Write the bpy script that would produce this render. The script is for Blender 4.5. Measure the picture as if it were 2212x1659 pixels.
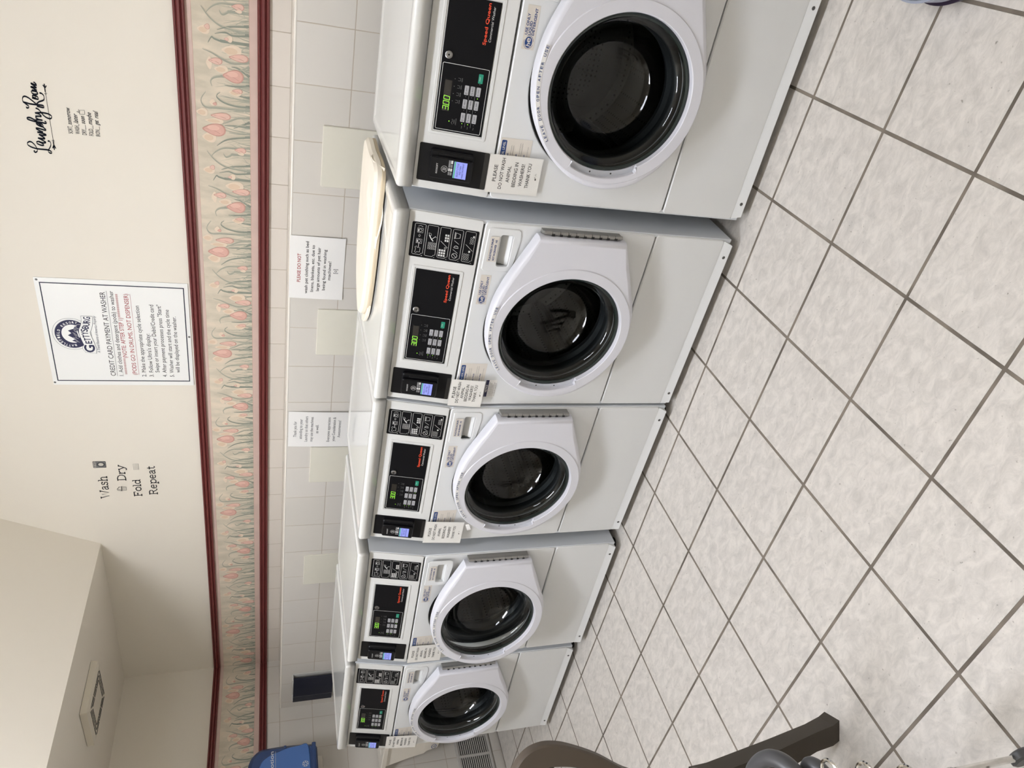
import bpy, bmesh, math, random
from mathutils import Matrix, Vector
from mathutils.geometry import tessellate_polygon
random.seed(4)
for o in list(bpy.data.objects): bpy.data.objects.remove(o)
SC = bpy.context.scene; COL = SC.collection; R = math.radians; PI = math.pi
def V(*a): return Vector(a)

# ---------------- camera, world, lights, exposure
cam = bpy.data.cameras.new('camera'); co = bpy.data.objects.new('camera', cam); COL.objects.link(co); SC.camera = co
up = Matrix.Rotation(0.6212, 4, 'Z') @ Matrix.Rotation(1.2503, 4, 'X') @ Matrix.Rotation(0.0060, 4, 'Z')
# the phone was held upright and the picture lies on its side: quarter turn about the line of sight
co.matrix_world = Matrix.Translation((0.3234, -1.9416, 1.4608)) @ up @ Matrix.Rotation(R(-90), 4, 'Z')
cam.sensor_fit = 'HORIZONTAL'; cam.sensor_width = 36.0; cam.lens = 36.0 * 1576.1 / 2212; cam.clip_start = 0.02
SC.view_settings.view_transform = 'Standard'; SC.view_settings.look = 'None'; SC.view_settings.gamma = 1.0
SC.view_settings.exposure = 0.87; SC.view_settings.use_curve_mapping = False
wd = bpy.data.worlds.new('world'); SC.world = wd; wd.use_nodes = True
wd.node_tree.nodes['Background'].inputs[0].default_value = (.75, .85, 1, 1); wd.node_tree.nodes['Background'].inputs[1].default_value = 0.25
# the two wraparound ceiling lights (x, y, brightness of the lit lens, label) give the light; they stand above the picture's edge
FIX = [(-1.8, -1.15, 26, 'lit ceiling light over the aisle, nearer the low ceiling'), (.35, -1.1, 14, 'lit ceiling light over the aisle before the nearest washer')]

# ---------------- materials
def mat(name, col, rough=.5, metal=0, spec=.5, coat=0, emit=None, es=1, alpha=None, noise=None, bump=0, bscale=200):
    m = bpy.data.materials.new(name); m.use_nodes = True; nt = m.node_tree; b = nt.nodes['Principled BSDF']
    b.inputs['Base Color'].default_value = (*col, 1); b.inputs['Roughness'].default_value = rough; b.inputs['Metallic'].default_value = metal
    b.inputs['Specular IOR Level'].default_value = spec; b.inputs['Coat Weight'].default_value = coat; b.inputs['Coat Roughness'].default_value = .05
    if emit: b.inputs['Emission Color'].default_value = (*emit, 1); b.inputs['Emission Strength'].default_value = es
    if alpha is not None: b.inputs['Alpha'].default_value = alpha
    if noise or bump:
        g = nt.nodes.new('ShaderNodeNewGeometry')
        n = nt.nodes.new('ShaderNodeTexNoise'); n.inputs['Scale'].default_value = bscale; n.inputs['Detail'].default_value = 4
        nt.links.new(g.outputs['Position'], n.inputs['Vector'])
        if noise:
            r = nt.nodes.new('ShaderNodeMix'); r.data_type = 'RGBA'; r.inputs['A'].default_value = (*[c * (1 - noise) for c in col], 1); r.inputs['B'].default_value = (*[min(1, c * (1 + noise)) for c in col], 1)
            nt.links.new(n.outputs['Fac'], r.inputs['Factor']); nt.links.new(r.outputs['Result'], b.inputs['Base Color'])
        if bump:
            bp = nt.nodes.new('ShaderNodeBump'); bp.inputs['Strength'].default_value = bump; bp.inputs['Distance'].default_value = .001
            nt.links.new(n.outputs['Fac'], bp.inputs['Height']); nt.links.new(bp.outputs['Normal'], b.inputs['Normal'])
    return m
def srgb(r, g, b): return tuple((c / 255 / 12.92) if c / 255 <= .04045 else ((c / 255 + .055) / 1.055) ** 2.4 for c in (r, g, b))
WHITE = mat('white_enamel', srgb(232, 234, 236), .22, spec=.5)
FRONTW = mat('white_painted_front', srgb(219, 220, 219), .4, bump=.04, bscale=900)
CONW = mat('console_paint', srgb(206, 206, 203), .5, bump=.04, bscale=900)
SIDEW = mat('white_side_panel', srgb(214, 218, 222), .4)
DOORW = mat('white_door_plastic', srgb(214, 214, 220), .34)
LIDW = mat('glossy_white_lid', srgb(222, 222, 218), .045, spec=.8)
BLACK = mat('black_panel', (.004, .004, .005), .45, spec=.12)
BLACKG = mat('black_plastic', (.005, .005, .006), .35, spec=.2)
RIMBLK = mat('dark_glass_edge', (.012, .02, .018), .15)
INKW = mat('white_ink', (.6, .6, .58), .5)
INKG = mat('grey_ink', (.2, .2, .2), .5)
INKK = mat('black_ink', (.012, .012, .014), .6)
INKR = mat('red_ink', srgb(160, 45, 48), .6)
INKB = mat('blue_ink', srgb(18, 58, 118), .5)
NAVYI = mat('navy_ink', srgb(22, 24, 66), .5)
ORANGE = mat('red_orange_ink', srgb(225, 72, 38), .5)
KEYG = mat('grey_key', srgb(165, 165, 168), .5)
TEAL = mat('teal_key', srgb(20, 135, 108), .5)
LEDG = mat('green_led', (.05, .2, .01), .4, emit=(.35, 1, .05), es=.7)
LEDD = mat('unlit_display', (.02, .017, .014), .25)
LCD = mat('blue_lcd', (.1, .12, .3), .4, emit=srgb(150, 158, 240), es=.42)
LCDG = mat('green_lcd_bar', (.05, .2, .1), .4, emit=srgb(60, 170, 120), es=.35)
LCDT = mat('lcd_text', (.01, .01, .05), .5)
BEIGE = mat('beige_sticker', srgb(214, 207, 196), .5)
PAPER = mat('white_paper', srgb(232, 230, 226), .5)
BACKG = mat('grey_door_back', srgb(112, 113, 112), .5)
LOCKM = mat('lock_metal', (.3, .3, .3), .3, 1)
STEEL = mat('brushed_steel', (.42, .41, .39), .32, 1)
HINGE = mat('grey_hinge_metal', (.3, .29, .27), .45, .3)
DARK = mat('dark_gap', (.01, .01, .01), .7)
RUBBER = mat('grey_rubber_gasket', (.03, .031, .033), .45)
CHROME = mat('chrome', (.75, .74, .72), .08, 1)
SCREW = mat('screw_metal', (.15, .15, .15), .4, 1)
PLATEM = mat('off_white_cover_plate', srgb(216, 212, 197), .45, noise=.02, bscale=30)
CLOTH = mat('cream_padded_cloth', srgb(240, 232, 216), .85, noise=.05, bscale=14, bump=.3)
CLOTHH = mat('cream_cloth_hem', srgb(205, 190, 162), .9)
NAVY = mat('navy_vinyl', srgb(12, 17, 36), .5)
CLEARG = mat('grey_clear_plastic', srgb(190, 188, 182), .2)
BLUEP = mat('blue_plastic', srgb(70, 108, 168), .3)
BLUED = mat('dark_blue_plastic', srgb(44, 66, 108), .3)
TUB = mat('cream_plastic_tub', srgb(222, 216, 204), .4)
BROWN = mat('brown_resin', srgb(88, 78, 68), .55, bump=.15, bscale=700)
BROWND = mat('brown_resin_shaded', srgb(64, 57, 48), .55, bump=.15, bscale=700)  # same resin, darker: shade on legs and slats put into the colour
GREYP = mat('grey_plastic', srgb(74, 74, 76), .4)
PALEG = mat('pale_grey_plastic', srgb(150, 155, 170), .45)
PURP = mat('shaded_purple_plastic', srgb(52, 40, 58), .45)  # purple plastic with the shade of the tub's underside mixed into its colour
WALLP = mat('cream_wall_paint', srgb(229, 222, 208), .75, bump=.05, bscale=350)
CEILP = mat('ceiling_paint', srgb(232, 225, 211), .85, bump=.05, bscale=300)
TRIMR = mat('dark_red_moulding', srgb(108, 50, 48), .38)
PINKB = mat('pink_marbled_band', srgb(205, 180, 168), .7, noise=.1, bscale=18)
VENTW = mat('white_vent_plastic', srgb(215, 208, 192), .5)
REGW = mat('pale_register_metal', srgb(190, 186, 180), .4)
DRUMC = None
def glassmat():
    m = bpy.data.materials.new('door_glass'); m.use_nodes = True; nt = m.node_tree; nt.nodes.clear()
    o = nt.nodes.new('ShaderNodeOutputMaterial'); mx = nt.nodes.new('ShaderNodeMixShader'); t = nt.nodes.new('ShaderNodeBsdfTransparent'); g = nt.nodes.new('ShaderNodeBsdfGlossy')
    f = nt.nodes.new('ShaderNodeFresnel'); f.inputs[0].default_value = 1.5; t.inputs[0].default_value = (.55, .58, .575, 1); g.inputs['Roughness'].default_value = .03
    nt.links.new(f.outputs[0], mx.inputs[0]); nt.links.new(t.outputs[0], mx.inputs[1]); nt.links.new(g.outputs[0], mx.inputs[2]); nt.links.new(mx.outputs[0], o.inputs[0]); return m
GLASS = glassmat()
def clear_tape():
    m = bpy.data.materials.new('clear_tape'); m.use_nodes = True; nt = m.node_tree; nt.nodes.clear()
    o = nt.nodes.new('ShaderNodeOutputMaterial'); mx = nt.nodes.new('ShaderNodeMixShader'); t = nt.nodes.new('ShaderNodeBsdfTransparent'); g = nt.nodes.new('ShaderNodeBsdfGlossy')
    mx.inputs[0].default_value = .06; t.inputs[0].default_value = (.985, .985, .975, 1); g.inputs['Roughness'].default_value = .15
    nt.links.new(t.outputs[0], mx.inputs[1]); nt.links.new(g.outputs[0], mx.inputs[2]); nt.links.new(mx.outputs[0], o.inputs[0]); return m
TAPE = clear_tape()
def drum_material():
    m = mat('perforated_steel_drum', (.2, .2, .2), .35, 1); nt = m.node_tree; b = nt.nodes['Principled BSDF']
    tc = nt.nodes.new('ShaderNodeTexCoord'); v = nt.nodes.new('ShaderNodeTexVoronoi'); v.inputs['Scale'].default_value = 60; v.inputs['Randomness'].default_value = .1
    r = nt.nodes.new('ShaderNodeValToRGB'); r.color_ramp.elements[0].position = .2; r.color_ramp.elements[0].color = (.01, .01, .01, 1); r.color_ramp.elements[1].position = .26; r.color_ramp.elements[1].color = (.14, .14, .14, 1)
    nt.links.new(tc.outputs['Object'], v.inputs['Vector']); nt.links.new(v.outputs['Distance'], r.inputs[0]); nt.links.new(r.outputs[0], b.inputs['Base Color']); return m
DRUMM = drum_material()
def tiles(name, au, av, ou, ov, size, c1, c2, grout, rough, rot=0, mort=.012, mott=None, bumpd=.002):
    """square tiles laid in the real plane of the wall or floor; au/av = world axes, ou/ov = where a joint runs"""
    m = mat(name, c1, rough); nt = m.node_tree; b = nt.nodes['Principled BSDF']; N = nt.nodes.new; L = nt.links.new
    g = N('ShaderNodeNewGeometry'); mp = N('ShaderNodeVectorRotate'); mp.rotation_type = 'Z_AXIS'; mp.inputs['Angle'].default_value = rot
    L(g.outputs['Position'], mp.inputs['Vector']); s = N('ShaderNodeSeparateXYZ'); L(mp.outputs[0], s.inputs[0]); c = N('ShaderNodeCombineXYZ')
    for ax, of, k in ((au, ou, 0), (av, ov, 1)):
        q = N('ShaderNodeMath'); q.operation = 'SUBTRACT'; L(s.outputs[ax], q.inputs[0]); q.inputs[1].default_value = of - 100 * size
        d = N('ShaderNodeMath'); d.operation = 'DIVIDE'; L(q.outputs[0], d.inputs[0]); d.inputs[1].default_value = size; L(d.outputs[0], c.inputs[k])
    br = N('ShaderNodeTexBrick'); br.offset = 0; br.squash = 1; br.inputs['Scale'].default_value = 1; br.inputs['Brick Width'].default_value = 1; br.inputs['Row Height'].default_value = 1
    br.inputs['Mortar Size'].default_value = mort; br.inputs['Mortar Smooth'].default_value = .15; br.inputs['Color1'].default_value = (*c1, 1); br.inputs['Color2'].default_value = (*c2, 1); br.inputs['Mortar'].default_value = (*grout, 1)
    L(c.outputs[0], br.inputs['Vector']); out = br.outputs['Color']
    if mott:
        n = N('ShaderNodeTexNoise'); n.inputs['Scale'].default_value = 21; n.inputs['Detail'].default_value = 9; n.inputs['Roughness'].default_value = .72; n.inputs['Distortion'].default_value = .6
        mpp = N('ShaderNodeMapping'); mpp.inputs['Scale'].default_value = (1, 1.7, 1); mpp.inputs['Rotation'].default_value = (0, 0, .6); L(g.outputs['Position'], mpp.inputs[0]); L(mpp.outputs[0], n.inputs['Vector'])
        r = N('ShaderNodeValToRGB'); r.color_ramp.elements[0].position = .34; r.color_ramp.elements[0].color = (*mott[0], 1); r.color_ramp.elements[1].position = .62; r.color_ramp.elements[1].color = (*mott[1], 1)
        L(n.outputs['Fac'], r.inputs[0]); n2 = N('ShaderNodeTexNoise'); n2.inputs['Scale'].default_value = 90; n2.inputs['Detail'].default_value = 3; L(g.outputs['Position'], n2.inputs['Vector'])
        r2 = N('ShaderNodeValToRGB'); r2.color_ramp.elements[0].position = .22; r2.color_ramp.elements[0].color = (.45, .43, .4, 1); r2.color_ramp.elements[1].position = .32; r2.color_ramp.elements[1].color = (1, 1, 1, 1); L(n2.outputs['Fac'], r2.inputs[0])
        mm = N('ShaderNodeMix'); mm.data_type = 'RGBA'; mm.blend_type = 'MULTIPLY'; mm.inputs['Factor'].default_value = 1; L(r.outputs[0], mm.inputs['A']); L(r2.outputs[0], mm.inputs['B'])
        n3 = N('ShaderNodeTexNoise'); n3.inputs['Scale'].default_value = 9; L(g.outputs['Position'], n3.inputs['Vector'])
        gr = N('ShaderNodeValToRGB'); gr.color_ramp.elements[0].position = .35; gr.color_ramp.elements[0].color = (*[q * .55 for q in grout], 1); gr.color_ramp.elements[1].position = .6; gr.color_ramp.elements[1].color = (*grout, 1); L(n3.outputs['Fac'], gr.inputs[0])
        m2 = N('ShaderNodeMix'); m2.data_type = 'RGBA'; L(br.outputs['Fac'], m2.inputs['Factor']); L(mm.outputs['Result'], m2.inputs['A']); L(gr.outputs[0], m2.inputs['B']); out = m2.outputs['Result']
    L(out, b.inputs['Base Color'])
    h = N('ShaderNodeMath'); h.operation = 'MULTIPLY'; h.inputs[1].default_value = -1; L(br.outputs['Fac'], h.inputs[0]); bp = N('ShaderNodeBump'); bp.inputs['Distance'].default_value = bumpd; bp.inputs['Strength'].default_value = .9
    L(h.outputs[0], bp.inputs['Height']); L(bp.outputs[0], b.inputs['Normal'])
    ra = N('ShaderNodeMix'); ra.data_type = 'FLOAT'; L(br.outputs['Fac'], ra.inputs['Factor']); ra.inputs['A'].default_value = rough; ra.inputs['B'].default_value = .85; L(ra.outputs['Result'], b.inputs['Roughness'])
    return m
TC1, TC2, TGR = srgb(206, 201, 192), srgb(210, 205, 197), srgb(186, 174, 158)
TILE_CH = tiles('grey_white_wall_tile', 0, 2, -.1814, 1.1848, .2032, TC1, TC2, TGR, .25, mort=.008)
TILE_BK = tiles('grey_white_wall_tile_band', 0, 2, -.0895, 1.389, .2032, srgb(222, 214, 203), srgb(218, 210, 199), TGR, .25, mort=.008)
TILE_L = tiles('left_wall_tile', 1, 2, .785, 1.1848, .2032, TC1, TC2, TGR, .25, mort=.008)
TILE_F = tiles('mottled_floor_tile', 0, 1, .001, .2228, .3066, (.6, .58, .55), (.6, .58, .55), srgb(128, 118, 106), .38, rot=R(-.27), mort=.0150, mott=(srgb(190, 185, 178), srgb(216, 210, 202)))
def border_material():
    m = mat('wallpaper_ground', srgb(206, 196, 176), .8); nt = m.node_tree; b = nt.nodes['Principled BSDF']; N = nt.nodes.new; L = nt.links.new
    g = N('ShaderNodeNewGeometry'); mp = N('ShaderNodeMapping'); mp.inputs['Scale'].default_value = (9, 9, 3.5); n = N('ShaderNodeTexNoise'); n.inputs['Scale'].default_value = 3; n.inputs['Detail'].default_value = 6
    L(g.outputs['Position'], mp.inputs[0]); L(mp.outputs[0], n.inputs['Vector']); r = N('ShaderNodeValToRGB'); e = r.color_ramp.elements; e[0].position = .36; e[0].color = (*srgb(197, 187, 167), 1); e[1].position = .52; e[1].color = (*srgb(208, 197, 177), 1)
    x = r.color_ramp.elements.new(.72); x.color = (*srgb(220, 205, 184), 1); L(n.outputs['Fac'], r.inputs[0]); L(r.outputs[0], b.inputs['Base Color']); return m
BORDER = border_material()
LEAF = [mat('sage_leaf', srgb(162, 162, 147), .8, noise=.12, bscale=40), mat('dark_sage_leaf', srgb(138, 143, 130), .8, noise=.12, bscale=40), mat('pale_sage_leaf', srgb(184, 179, 160), .8)]
PETAL = {'p': mat('pink_petal', srgb(218, 184, 168), .8, noise=.07, bscale=60), 'P': mat('rose_petal', srgb(212, 168, 154), .8, noise=.08, bscale=60), 'c': mat('cream_petal', srgb(222, 204, 182), .8, noise=.06, bscale=60)}
PEDGE = mat('rose_petal_edge', srgb(196, 152, 138), .8); CEDGE = mat('peach_petal_edge', srgb(216, 192, 166), .8)

# ---------------- mesh helpers
_tc = {}
def glyphs(s, bold=0, shear=0):
    k = (s, bold, shear)
    if k in _tc: return _tc[k]
    cu = bpy.data.curves.new('t', 'FONT'); cu.body = s; cu.size = 1; cu.offset = bold; cu.shear = shear; cu.resolution_u = 3
    o = bpy.data.objects.new('t', cu); COL.objects.link(o); dg = bpy.context.evaluated_depsgraph_get(); e = o.evaluated_get(dg); me = e.to_mesh()
    vs = [tuple(v.co) for v in me.vertices]; fs = [tuple(p.vertices) for p in me.polygons]; e.to_mesh_clear()
    bpy.data.objects.remove(o); bpy.data.curves.remove(cu); _tc[k] = (vs, fs); return _tc[k]
CAP = max(v[1] for v in glyphs('H')[0])
class MB:
    def __init__(s): s.v = []; s.f = []; s.m = []; s.s = []; s.M = Matrix()
    def add(s, vs, fs, m=0, sm=False):
        b = len(s.v); s.v += [tuple(s.M @ Vector(p)) for p in vs]
        for f in fs: s.f.append(tuple(b + i for i in f)); s.m.append(m); s.s.append(sm)
        return s
    def bm(s, bm, m=0, sm=False):
        bm.verts.ensure_lookup_table(); s.add([v.co[:] for v in bm.verts], [[v.index for v in f.verts] for f in bm.faces], m, sm); bm.free(); return s
    def box(s, x0, x1, y0, y1, z0, z1, m=0, bev=0, seg=2):
        bm = bmesh.new(); bmesh.ops.create_cube(bm, size=1)
        for v in bm.verts: v.co = (x0 + (v.co.x + .5) * (x1 - x0), y0 + (v.co.y + .5) * (y1 - y0), z0 + (v.co.z + .5) * (z1 - z0))
        if bev: bmesh.ops.bevel(bm, geom=bm.edges[:], offset=bev, segments=seg, profile=.5, affect='EDGES'); bm.verts.index_update()
        return s.bm(bm, m, bool(bev))
    def plate(s, out, h0, h1, holes=(), ch=0, m=0, mh=None):
        """flat plate in local XY from h0 to h1 (front) with a small chamfer, and holes"""
        def area2(p): return sum(p[i - 1][0] * p[i][1] - p[i][0] * p[i - 1][1] for i in range(len(p)))
        out = list(out)
        if area2(out) < 0: out.reverse()
        holes = [list(h) if area2(h) < 0 else list(h)[::-1] for h in holes]
        def off(p, d):
            n = len(p); r = []
            for i in range(n):
                a, b, c = Vector(p[i - 1][:2]), Vector(p[i][:2]), Vector(p[(i + 1) % n][:2]); e1 = (b - a); e2 = (c - b)
                if e1.length < 1e-9: e1 = e2
                if e2.length < 1e-9: e2 = e1
                e1.normalize(); e2.normalize(); n1 = Vector((-e1.y, e1.x)); n2 = Vector((-e2.y, e2.x)); q = n1 + n2; q = q.normalized() if q.length > 1e-6 else n1
                r.append(tuple(b + q * d / max(.4, q.dot(n1))))
            return r
        loops = [out] + holes; fr = [off(l, ch) if ch else l for l in loops]
        flat = [p for l in fr for p in l]; tr = tessellate_polygon([[Vector((p[0], p[1], 0)) for p in l] for l in fr])
        tris = []
        for t in tr:
            a, b, c = (Vector(flat[i]) for i in t); tris.append(t if (b - a).cross(c - a) > 0 else t[::-1])
        s.add([(p[0], p[1], h1) for p in flat], tris, m)
        for k, (l, f) in enumerate(zip(loops, fr)):
            n = len(l); mm = m if (k == 0 or mh is None) else mh
            rings = ([(f, h1)] if ch else []) + [(l, h1 - ch), (l, h0)]
            vs = [(p[0], p[1], h) for r, h in rings for p in r]; fs = []
            for r in range(len(rings) - 1):
                for i in range(n): j = (i + 1) % n; fs.append((r * n + i, (r + 1) * n + i, (r + 1) * n + j, r * n + j))
            s.add(vs, fs, mm, True)
        return s
    def lathe(s, prof, n=64, m=0, sm=True, sx=1, close=False, a0=0, a1=2 * PI):
        full = abs(a1 - a0 - 2 * PI) < 1e-6; k = n if full else n + 1
        vs = [(r * math.cos(a0 + (a1 - a0) * i / n) * sx, r * math.sin(a0 + (a1 - a0) * i / n), h) for r, h in prof for i in range(k)]; fs = []
        for p in range(len(prof) - 1):
            for i in range(n):
                j = (i + 1) % k; fs.append((p * k + i, p * k + j, (p + 1) * k + j, (p + 1) * k + i))
        return s.add(vs, fs, m, sm)
    def tube(s, pts, r, n=10, m=0, closed=False):
        P = [Vector(p) for p in pts]; vs = []; fs = []; prev = None; N = len(P)
        for i, p in enumerate(P):
            t = (P[(i + 1) % N] - P[i - 1]) if closed else (P[min(i + 1, N - 1)] - P[max(i - 1, 0)])
            t.normalize(); u = prev - t * prev.dot(t) if prev else t.orthogonal(); u.normalize(); prev = u; w = t.cross(u); rr = r[i] if isinstance(r, (list, tuple)) else r
            vs += [tuple(p + (u * math.cos(2 * PI * k / n) + w * math.sin(2 * PI * k / n)) * rr) for k in range(n)]
        for i in range(N if closed else N - 1):
            for k in range(n): a = i * n; b = ((i + 1) % N) * n; fs.append((a + k, a + (k + 1) % n, b + (k + 1) % n, b + k))
        if not closed: fs += [tuple(range(n))[::-1], tuple((N - 1) * n + k for k in range(n))]
        return s.add(vs, fs, m, True)
    def ribbon(s, pts, w, m=0, z=0, closed=False, pen=None, taper=False):
        """flat line in local XY; pen = (thin, thick) gives a lettering nib that swells on the down strokes"""
        P = [Vector((p[0], p[1])) for p in pts]; N = len(P); vs = []; fs = []
        for i, p in enumerate(P):
            t = (P[(i + 1) % N] - P[i - 1]) if closed else (P[min(i + 1, N - 1)] - P[max(i - 1, 0)])
            if t.length < 1e-9: t = Vector((1, 0))
            t.normalize(); nn = Vector((-t.y, t.x)); ww = w
            if pen: ww = pen[0] + (pen[1] - pen[0]) * max(0, abs(t.y) ** 1.5)
            if taper: ww = w * (1 - .85 * i / (N - 1))
            vs += [(p.x + nn.x * ww / 2, p.y + nn.y * ww / 2, z), (p.x - nn.x * ww / 2, p.y - nn.y * ww / 2, z)]
        for i in range(N if closed else N - 1): a = 2 * i; b = 2 * ((i + 1) % N); fs.append((a, a + 1, b + 1, b))
        return s.add(vs, fs, m)
    def disc(s, x, y, rx, ry=None, m=0, z=0, n=20):
        ry = ry or rx; return s.add([(x + rx * math.cos(2 * PI * i / n), y + ry * math.sin(2 * PI * i / n), z) for i in range(n)], [tuple(range(n))], m)
    def rect(s, x0, x1, y0, y1, m=0, z=0): return s.add([(x0, y0, z), (x1, y0, z), (x1, y1, z), (x0, y1, z)], [(0, 1, 2, 3)], m)
    def text(s, t, x, y, cap, width=None, bold=0, shear=0, m=0, z=0, al='l', ang=0):
        if bold:   # heavier strokes: the same letters laid again a hair to each side
            for i_, (dx_, dy_) in enumerate(((-1, 0), (1, 0), (0, 1), (0, -1))): s.text(t, x + dx_ * bold * cap * .8, y + dy_ * bold * cap * .8, cap, width, 0, shear, m, z + (i_ + 1) * 2e-6, al, ang)
        vs, fs = glyphs(t, 0, shear)
        if not vs: return s
        k = cap / CAP; x0 = min(v[0] for v in vs); x1 = max(v[0] for v in vs); kx = width / (x1 - x0) if width else k; w = (x1 - x0) * kx
        ox = x - (w / 2 if al == 'c' else w if al == 'r' else 0); c_, s_ = math.cos(ang), math.sin(ang); q = []
        for v in vs: a = (v[0] - x0) * kx + ox - x; b = v[1] * k; q.append((x + a * c_ - b * s_, y + a * s_ + b * c_, z))
        return s.add(q, fs, m)
    def build(s, name, mats, parent=None, loc=None):
        me = bpy.data.meshes.new(name); me.from_pydata(s.v, [], s.f); me.polygons.foreach_set('material_index', s.m); me.polygons.foreach_set('use_smooth', s.s)
        for q in (mats if isinstance(mats, (list, tuple)) else [mats]): me.materials.append(q)
        me.update(); 
        if any(s.s): me.set_sharp_from_angle(angle=R(38))
        o = bpy.data.objects.new(name, me); COL.objects.link(o)
        if parent: o.parent = parent
        if loc: o.location = loc
        return o
def rrect(x0, x1, y0, y1, r=.005, n=4):
    p = []
    for cx, cy, a in ((x1 - r, y0 + r, -90), (x1 - r, y1 - r, 0), (x0 + r, y1 - r, 90), (x0 + r, y0 + r, 180)):
        p += [(cx + r * math.cos(R(a + 90 * i / n)), cy + r * math.sin(R(a + 90 * i / n))) for i in range(n + 1)]
    return p
def circle(cx, cy, r, n=64, a0=0): return [(cx + r * math.cos(a0 + 2 * PI * i / n), cy + r * math.sin(a0 + 2 * PI * i / n)) for i in range(n)]
def spline(P, k=6, closed=False):
    P = [Vector(p) for p in P]; N = len(P); out = []
    for i in range(N if closed else N - 1):
        g = (lambda j: P[j % N]) if closed else (lambda j: P[max(0, min(N - 1, j))])
        a, b, c, d = g(i - 1), g(i), g(i + 1), g(i + 2)
        for t in range(k): t /= k; out.append(.5 * ((2 * b) + (c - a) * t + (2 * a - 5 * b + 4 * c - d) * t * t + (3 * b - a - 3 * c + d) * t ** 3))
    if not closed: out.append(P[-1])
    return [tuple(o) for o in out]
def frame(org, X, Y):
    X = Vector(X).normalized(); Y = Vector(Y).normalized(); Z = X.cross(Y); M = Matrix.Identity(4)
    for i, a in enumerate((X, Y, Z)): M[0][i], M[1][i], M[2][i] = a
    M[0][3], M[1][3], M[2][3] = org; return M
def tag(o, label=None, cat=None, group=None, kind=None):
    if label: o['label'] = label
    if cat: o['category'] = cat
    if group: o['group'] = group
    if kind: o['kind'] = kind
    return o
def empty(name, loc=(0, 0, 0), rz=0):
    o = bpy.data.objects.new(name, None); COL.objects.link(o); o.location = loc; o.rotation_euler.z = rz; o.empty_display_size = .1; return o
def copy_tree(o, parent=None):
    c = o.copy(); COL.objects.link(c); c.parent = parent
    for ch in list(o.children): copy_tree(ch, c)
    return c

# ---------------- the room
XL, YB, YC, ZL = -4.306, 1.233, .878, 1.389     # left wall, back wall, face of the tiled half wall, its top
XR, YF, ZC, ZS = 2.3, -2.9, 3.2, 2.343
XS = -3.05; XT = XS + (ZC - ZS) / 1.93
def struct(o): o['kind'] = 'structure'; return o
struct(MB().box(XL - .1, XR + .1, YF - .1, YB + .1, -.06, 0).build('floor', TILE_F))
w = MB(); w.box(XL - .1, XR + .1, YB, YB + .1, 1.49, ZC + .1, 0); w.box(XL - .1, XR + .1, YB, YB + .1, 0, 1.49, 1)
wall_back = struct(w.build('wall_back', [WALLP, TILE_BK]))
w = MB(); w.box(XL - .1, XL, YF - .1, YB, 1.49, ZC + .1, 0); w.box(XL - .1, XL, YF - .1, YB, 0, 1.49, 1)
wall_left = struct(w.build('wall_left', [WALLP, TILE_L]))
w = MB(); w.box(XL, XR, YC, YB, 0, ZL - .004, 0)
chase = struct(w.build('wall_lower', TILE_CH))
n = MB(); n.tube([(XL, YC + .004, ZL - .006), (XR, YC + .004, ZL - .004)], .0055, 12); n.box(XL, XR, YC + .004, YB, ZL - .008, ZL, 0)
n.build('ledge_nosing', mat('glazed_nosing', srgb(228, 222, 212), .15), chase)
struct(MB().box(XR, XR + .1, YF - .1, YB + .1, 0, ZC + .1).build('wall_right', WALLP))
struct(MB().box(XL - .1, XR + .1, YF - .1, YF, 0, ZC + .1).build('wall_front', WALLP))
struct(MB().box(XT - .3, XR + .1, YF - .1, YB + .1, ZC, ZC + .1).build('ceiling', CEILP))
struct(MB().box(XL - .1, XS, YF - .1, YB + .1, ZS, ZS + .05).build('ceiling_low', CEILP))
s = MB(); s.M = frame((0, YB + .1, 0), (1, 0, 0), (0, 0, 1))
s.plate([(XS, ZS), (XT, ZC), (XT - .1, ZC), (XS - .1, ZS + .05)], 0, YB + .1 - YF + .1)
struct(s.build('ceiling_slope', CEILP))
def moulding(name, z0, z1, left):
    d = z1 - z0; pr = [(0, 0), (-.013, 0), (-.017, .1), (-.017, .2), (-.011, .27), (-.013, .33), (-.021, .42), (-.021, .62), (-.013, .7), (-.011, .75), (-.016, .82), (-.016, .92), (-.012, 1), (0, 1)]
    b = MB(); vs = []; a, e = (XL, XR) if not left else (YF, YB)
    for t in (a, e): vs += [((t, YB + y, z0 + k * d) if not left else (XL - y, t, z0 + k * d)) for y, k in pr]
    n = len(pr); b.add(vs, [(i, i + 1, n + i + 1, n + i) for i in range(n - 1)]); return struct(b.build(name, TRIMR))
moulding('trim_1', 1.765, 1.806, 0); moulding('trim_2', 1.468, 1.513, 0); moulding('trim_3', 1.765, 1.806, 1); moulding('trim_4', 1.468, 1.513, 1)
struct(MB().box(XL, XL + .008, YF, YC, 0, .06, 0, .002).build('baseboard_left', TILE_L))
FL=[(11,15809,214,114,'p'),(160,15792,117,57,'c'),(942,17040,213,155,'c'),(828,16919,97,96,'p'),(1570,16058,341,201,'c'),(1805,15801,344,142,'p'),(2109,16891,99,224,'c'),(2015,16649,240,122,'p'),(2296,16457,242,144,'c'),(2506,16017,368,240,'P'),(3112,15968,227,128,'c'),(3050,15884,186,89,'p'),(3585,16824,102,129,'c'),(3630,16736,74,65,'P'),(4000,17209,205,153,'c'),(4298,16767,333,111,'c'),(4091,16511,365,132,'p'),(4971,16979,252,204,'c'),(4655,16779,419,247,'P'),(1164,16148,119,118,'c'),(1178,16247,79,59,'p')]
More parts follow.
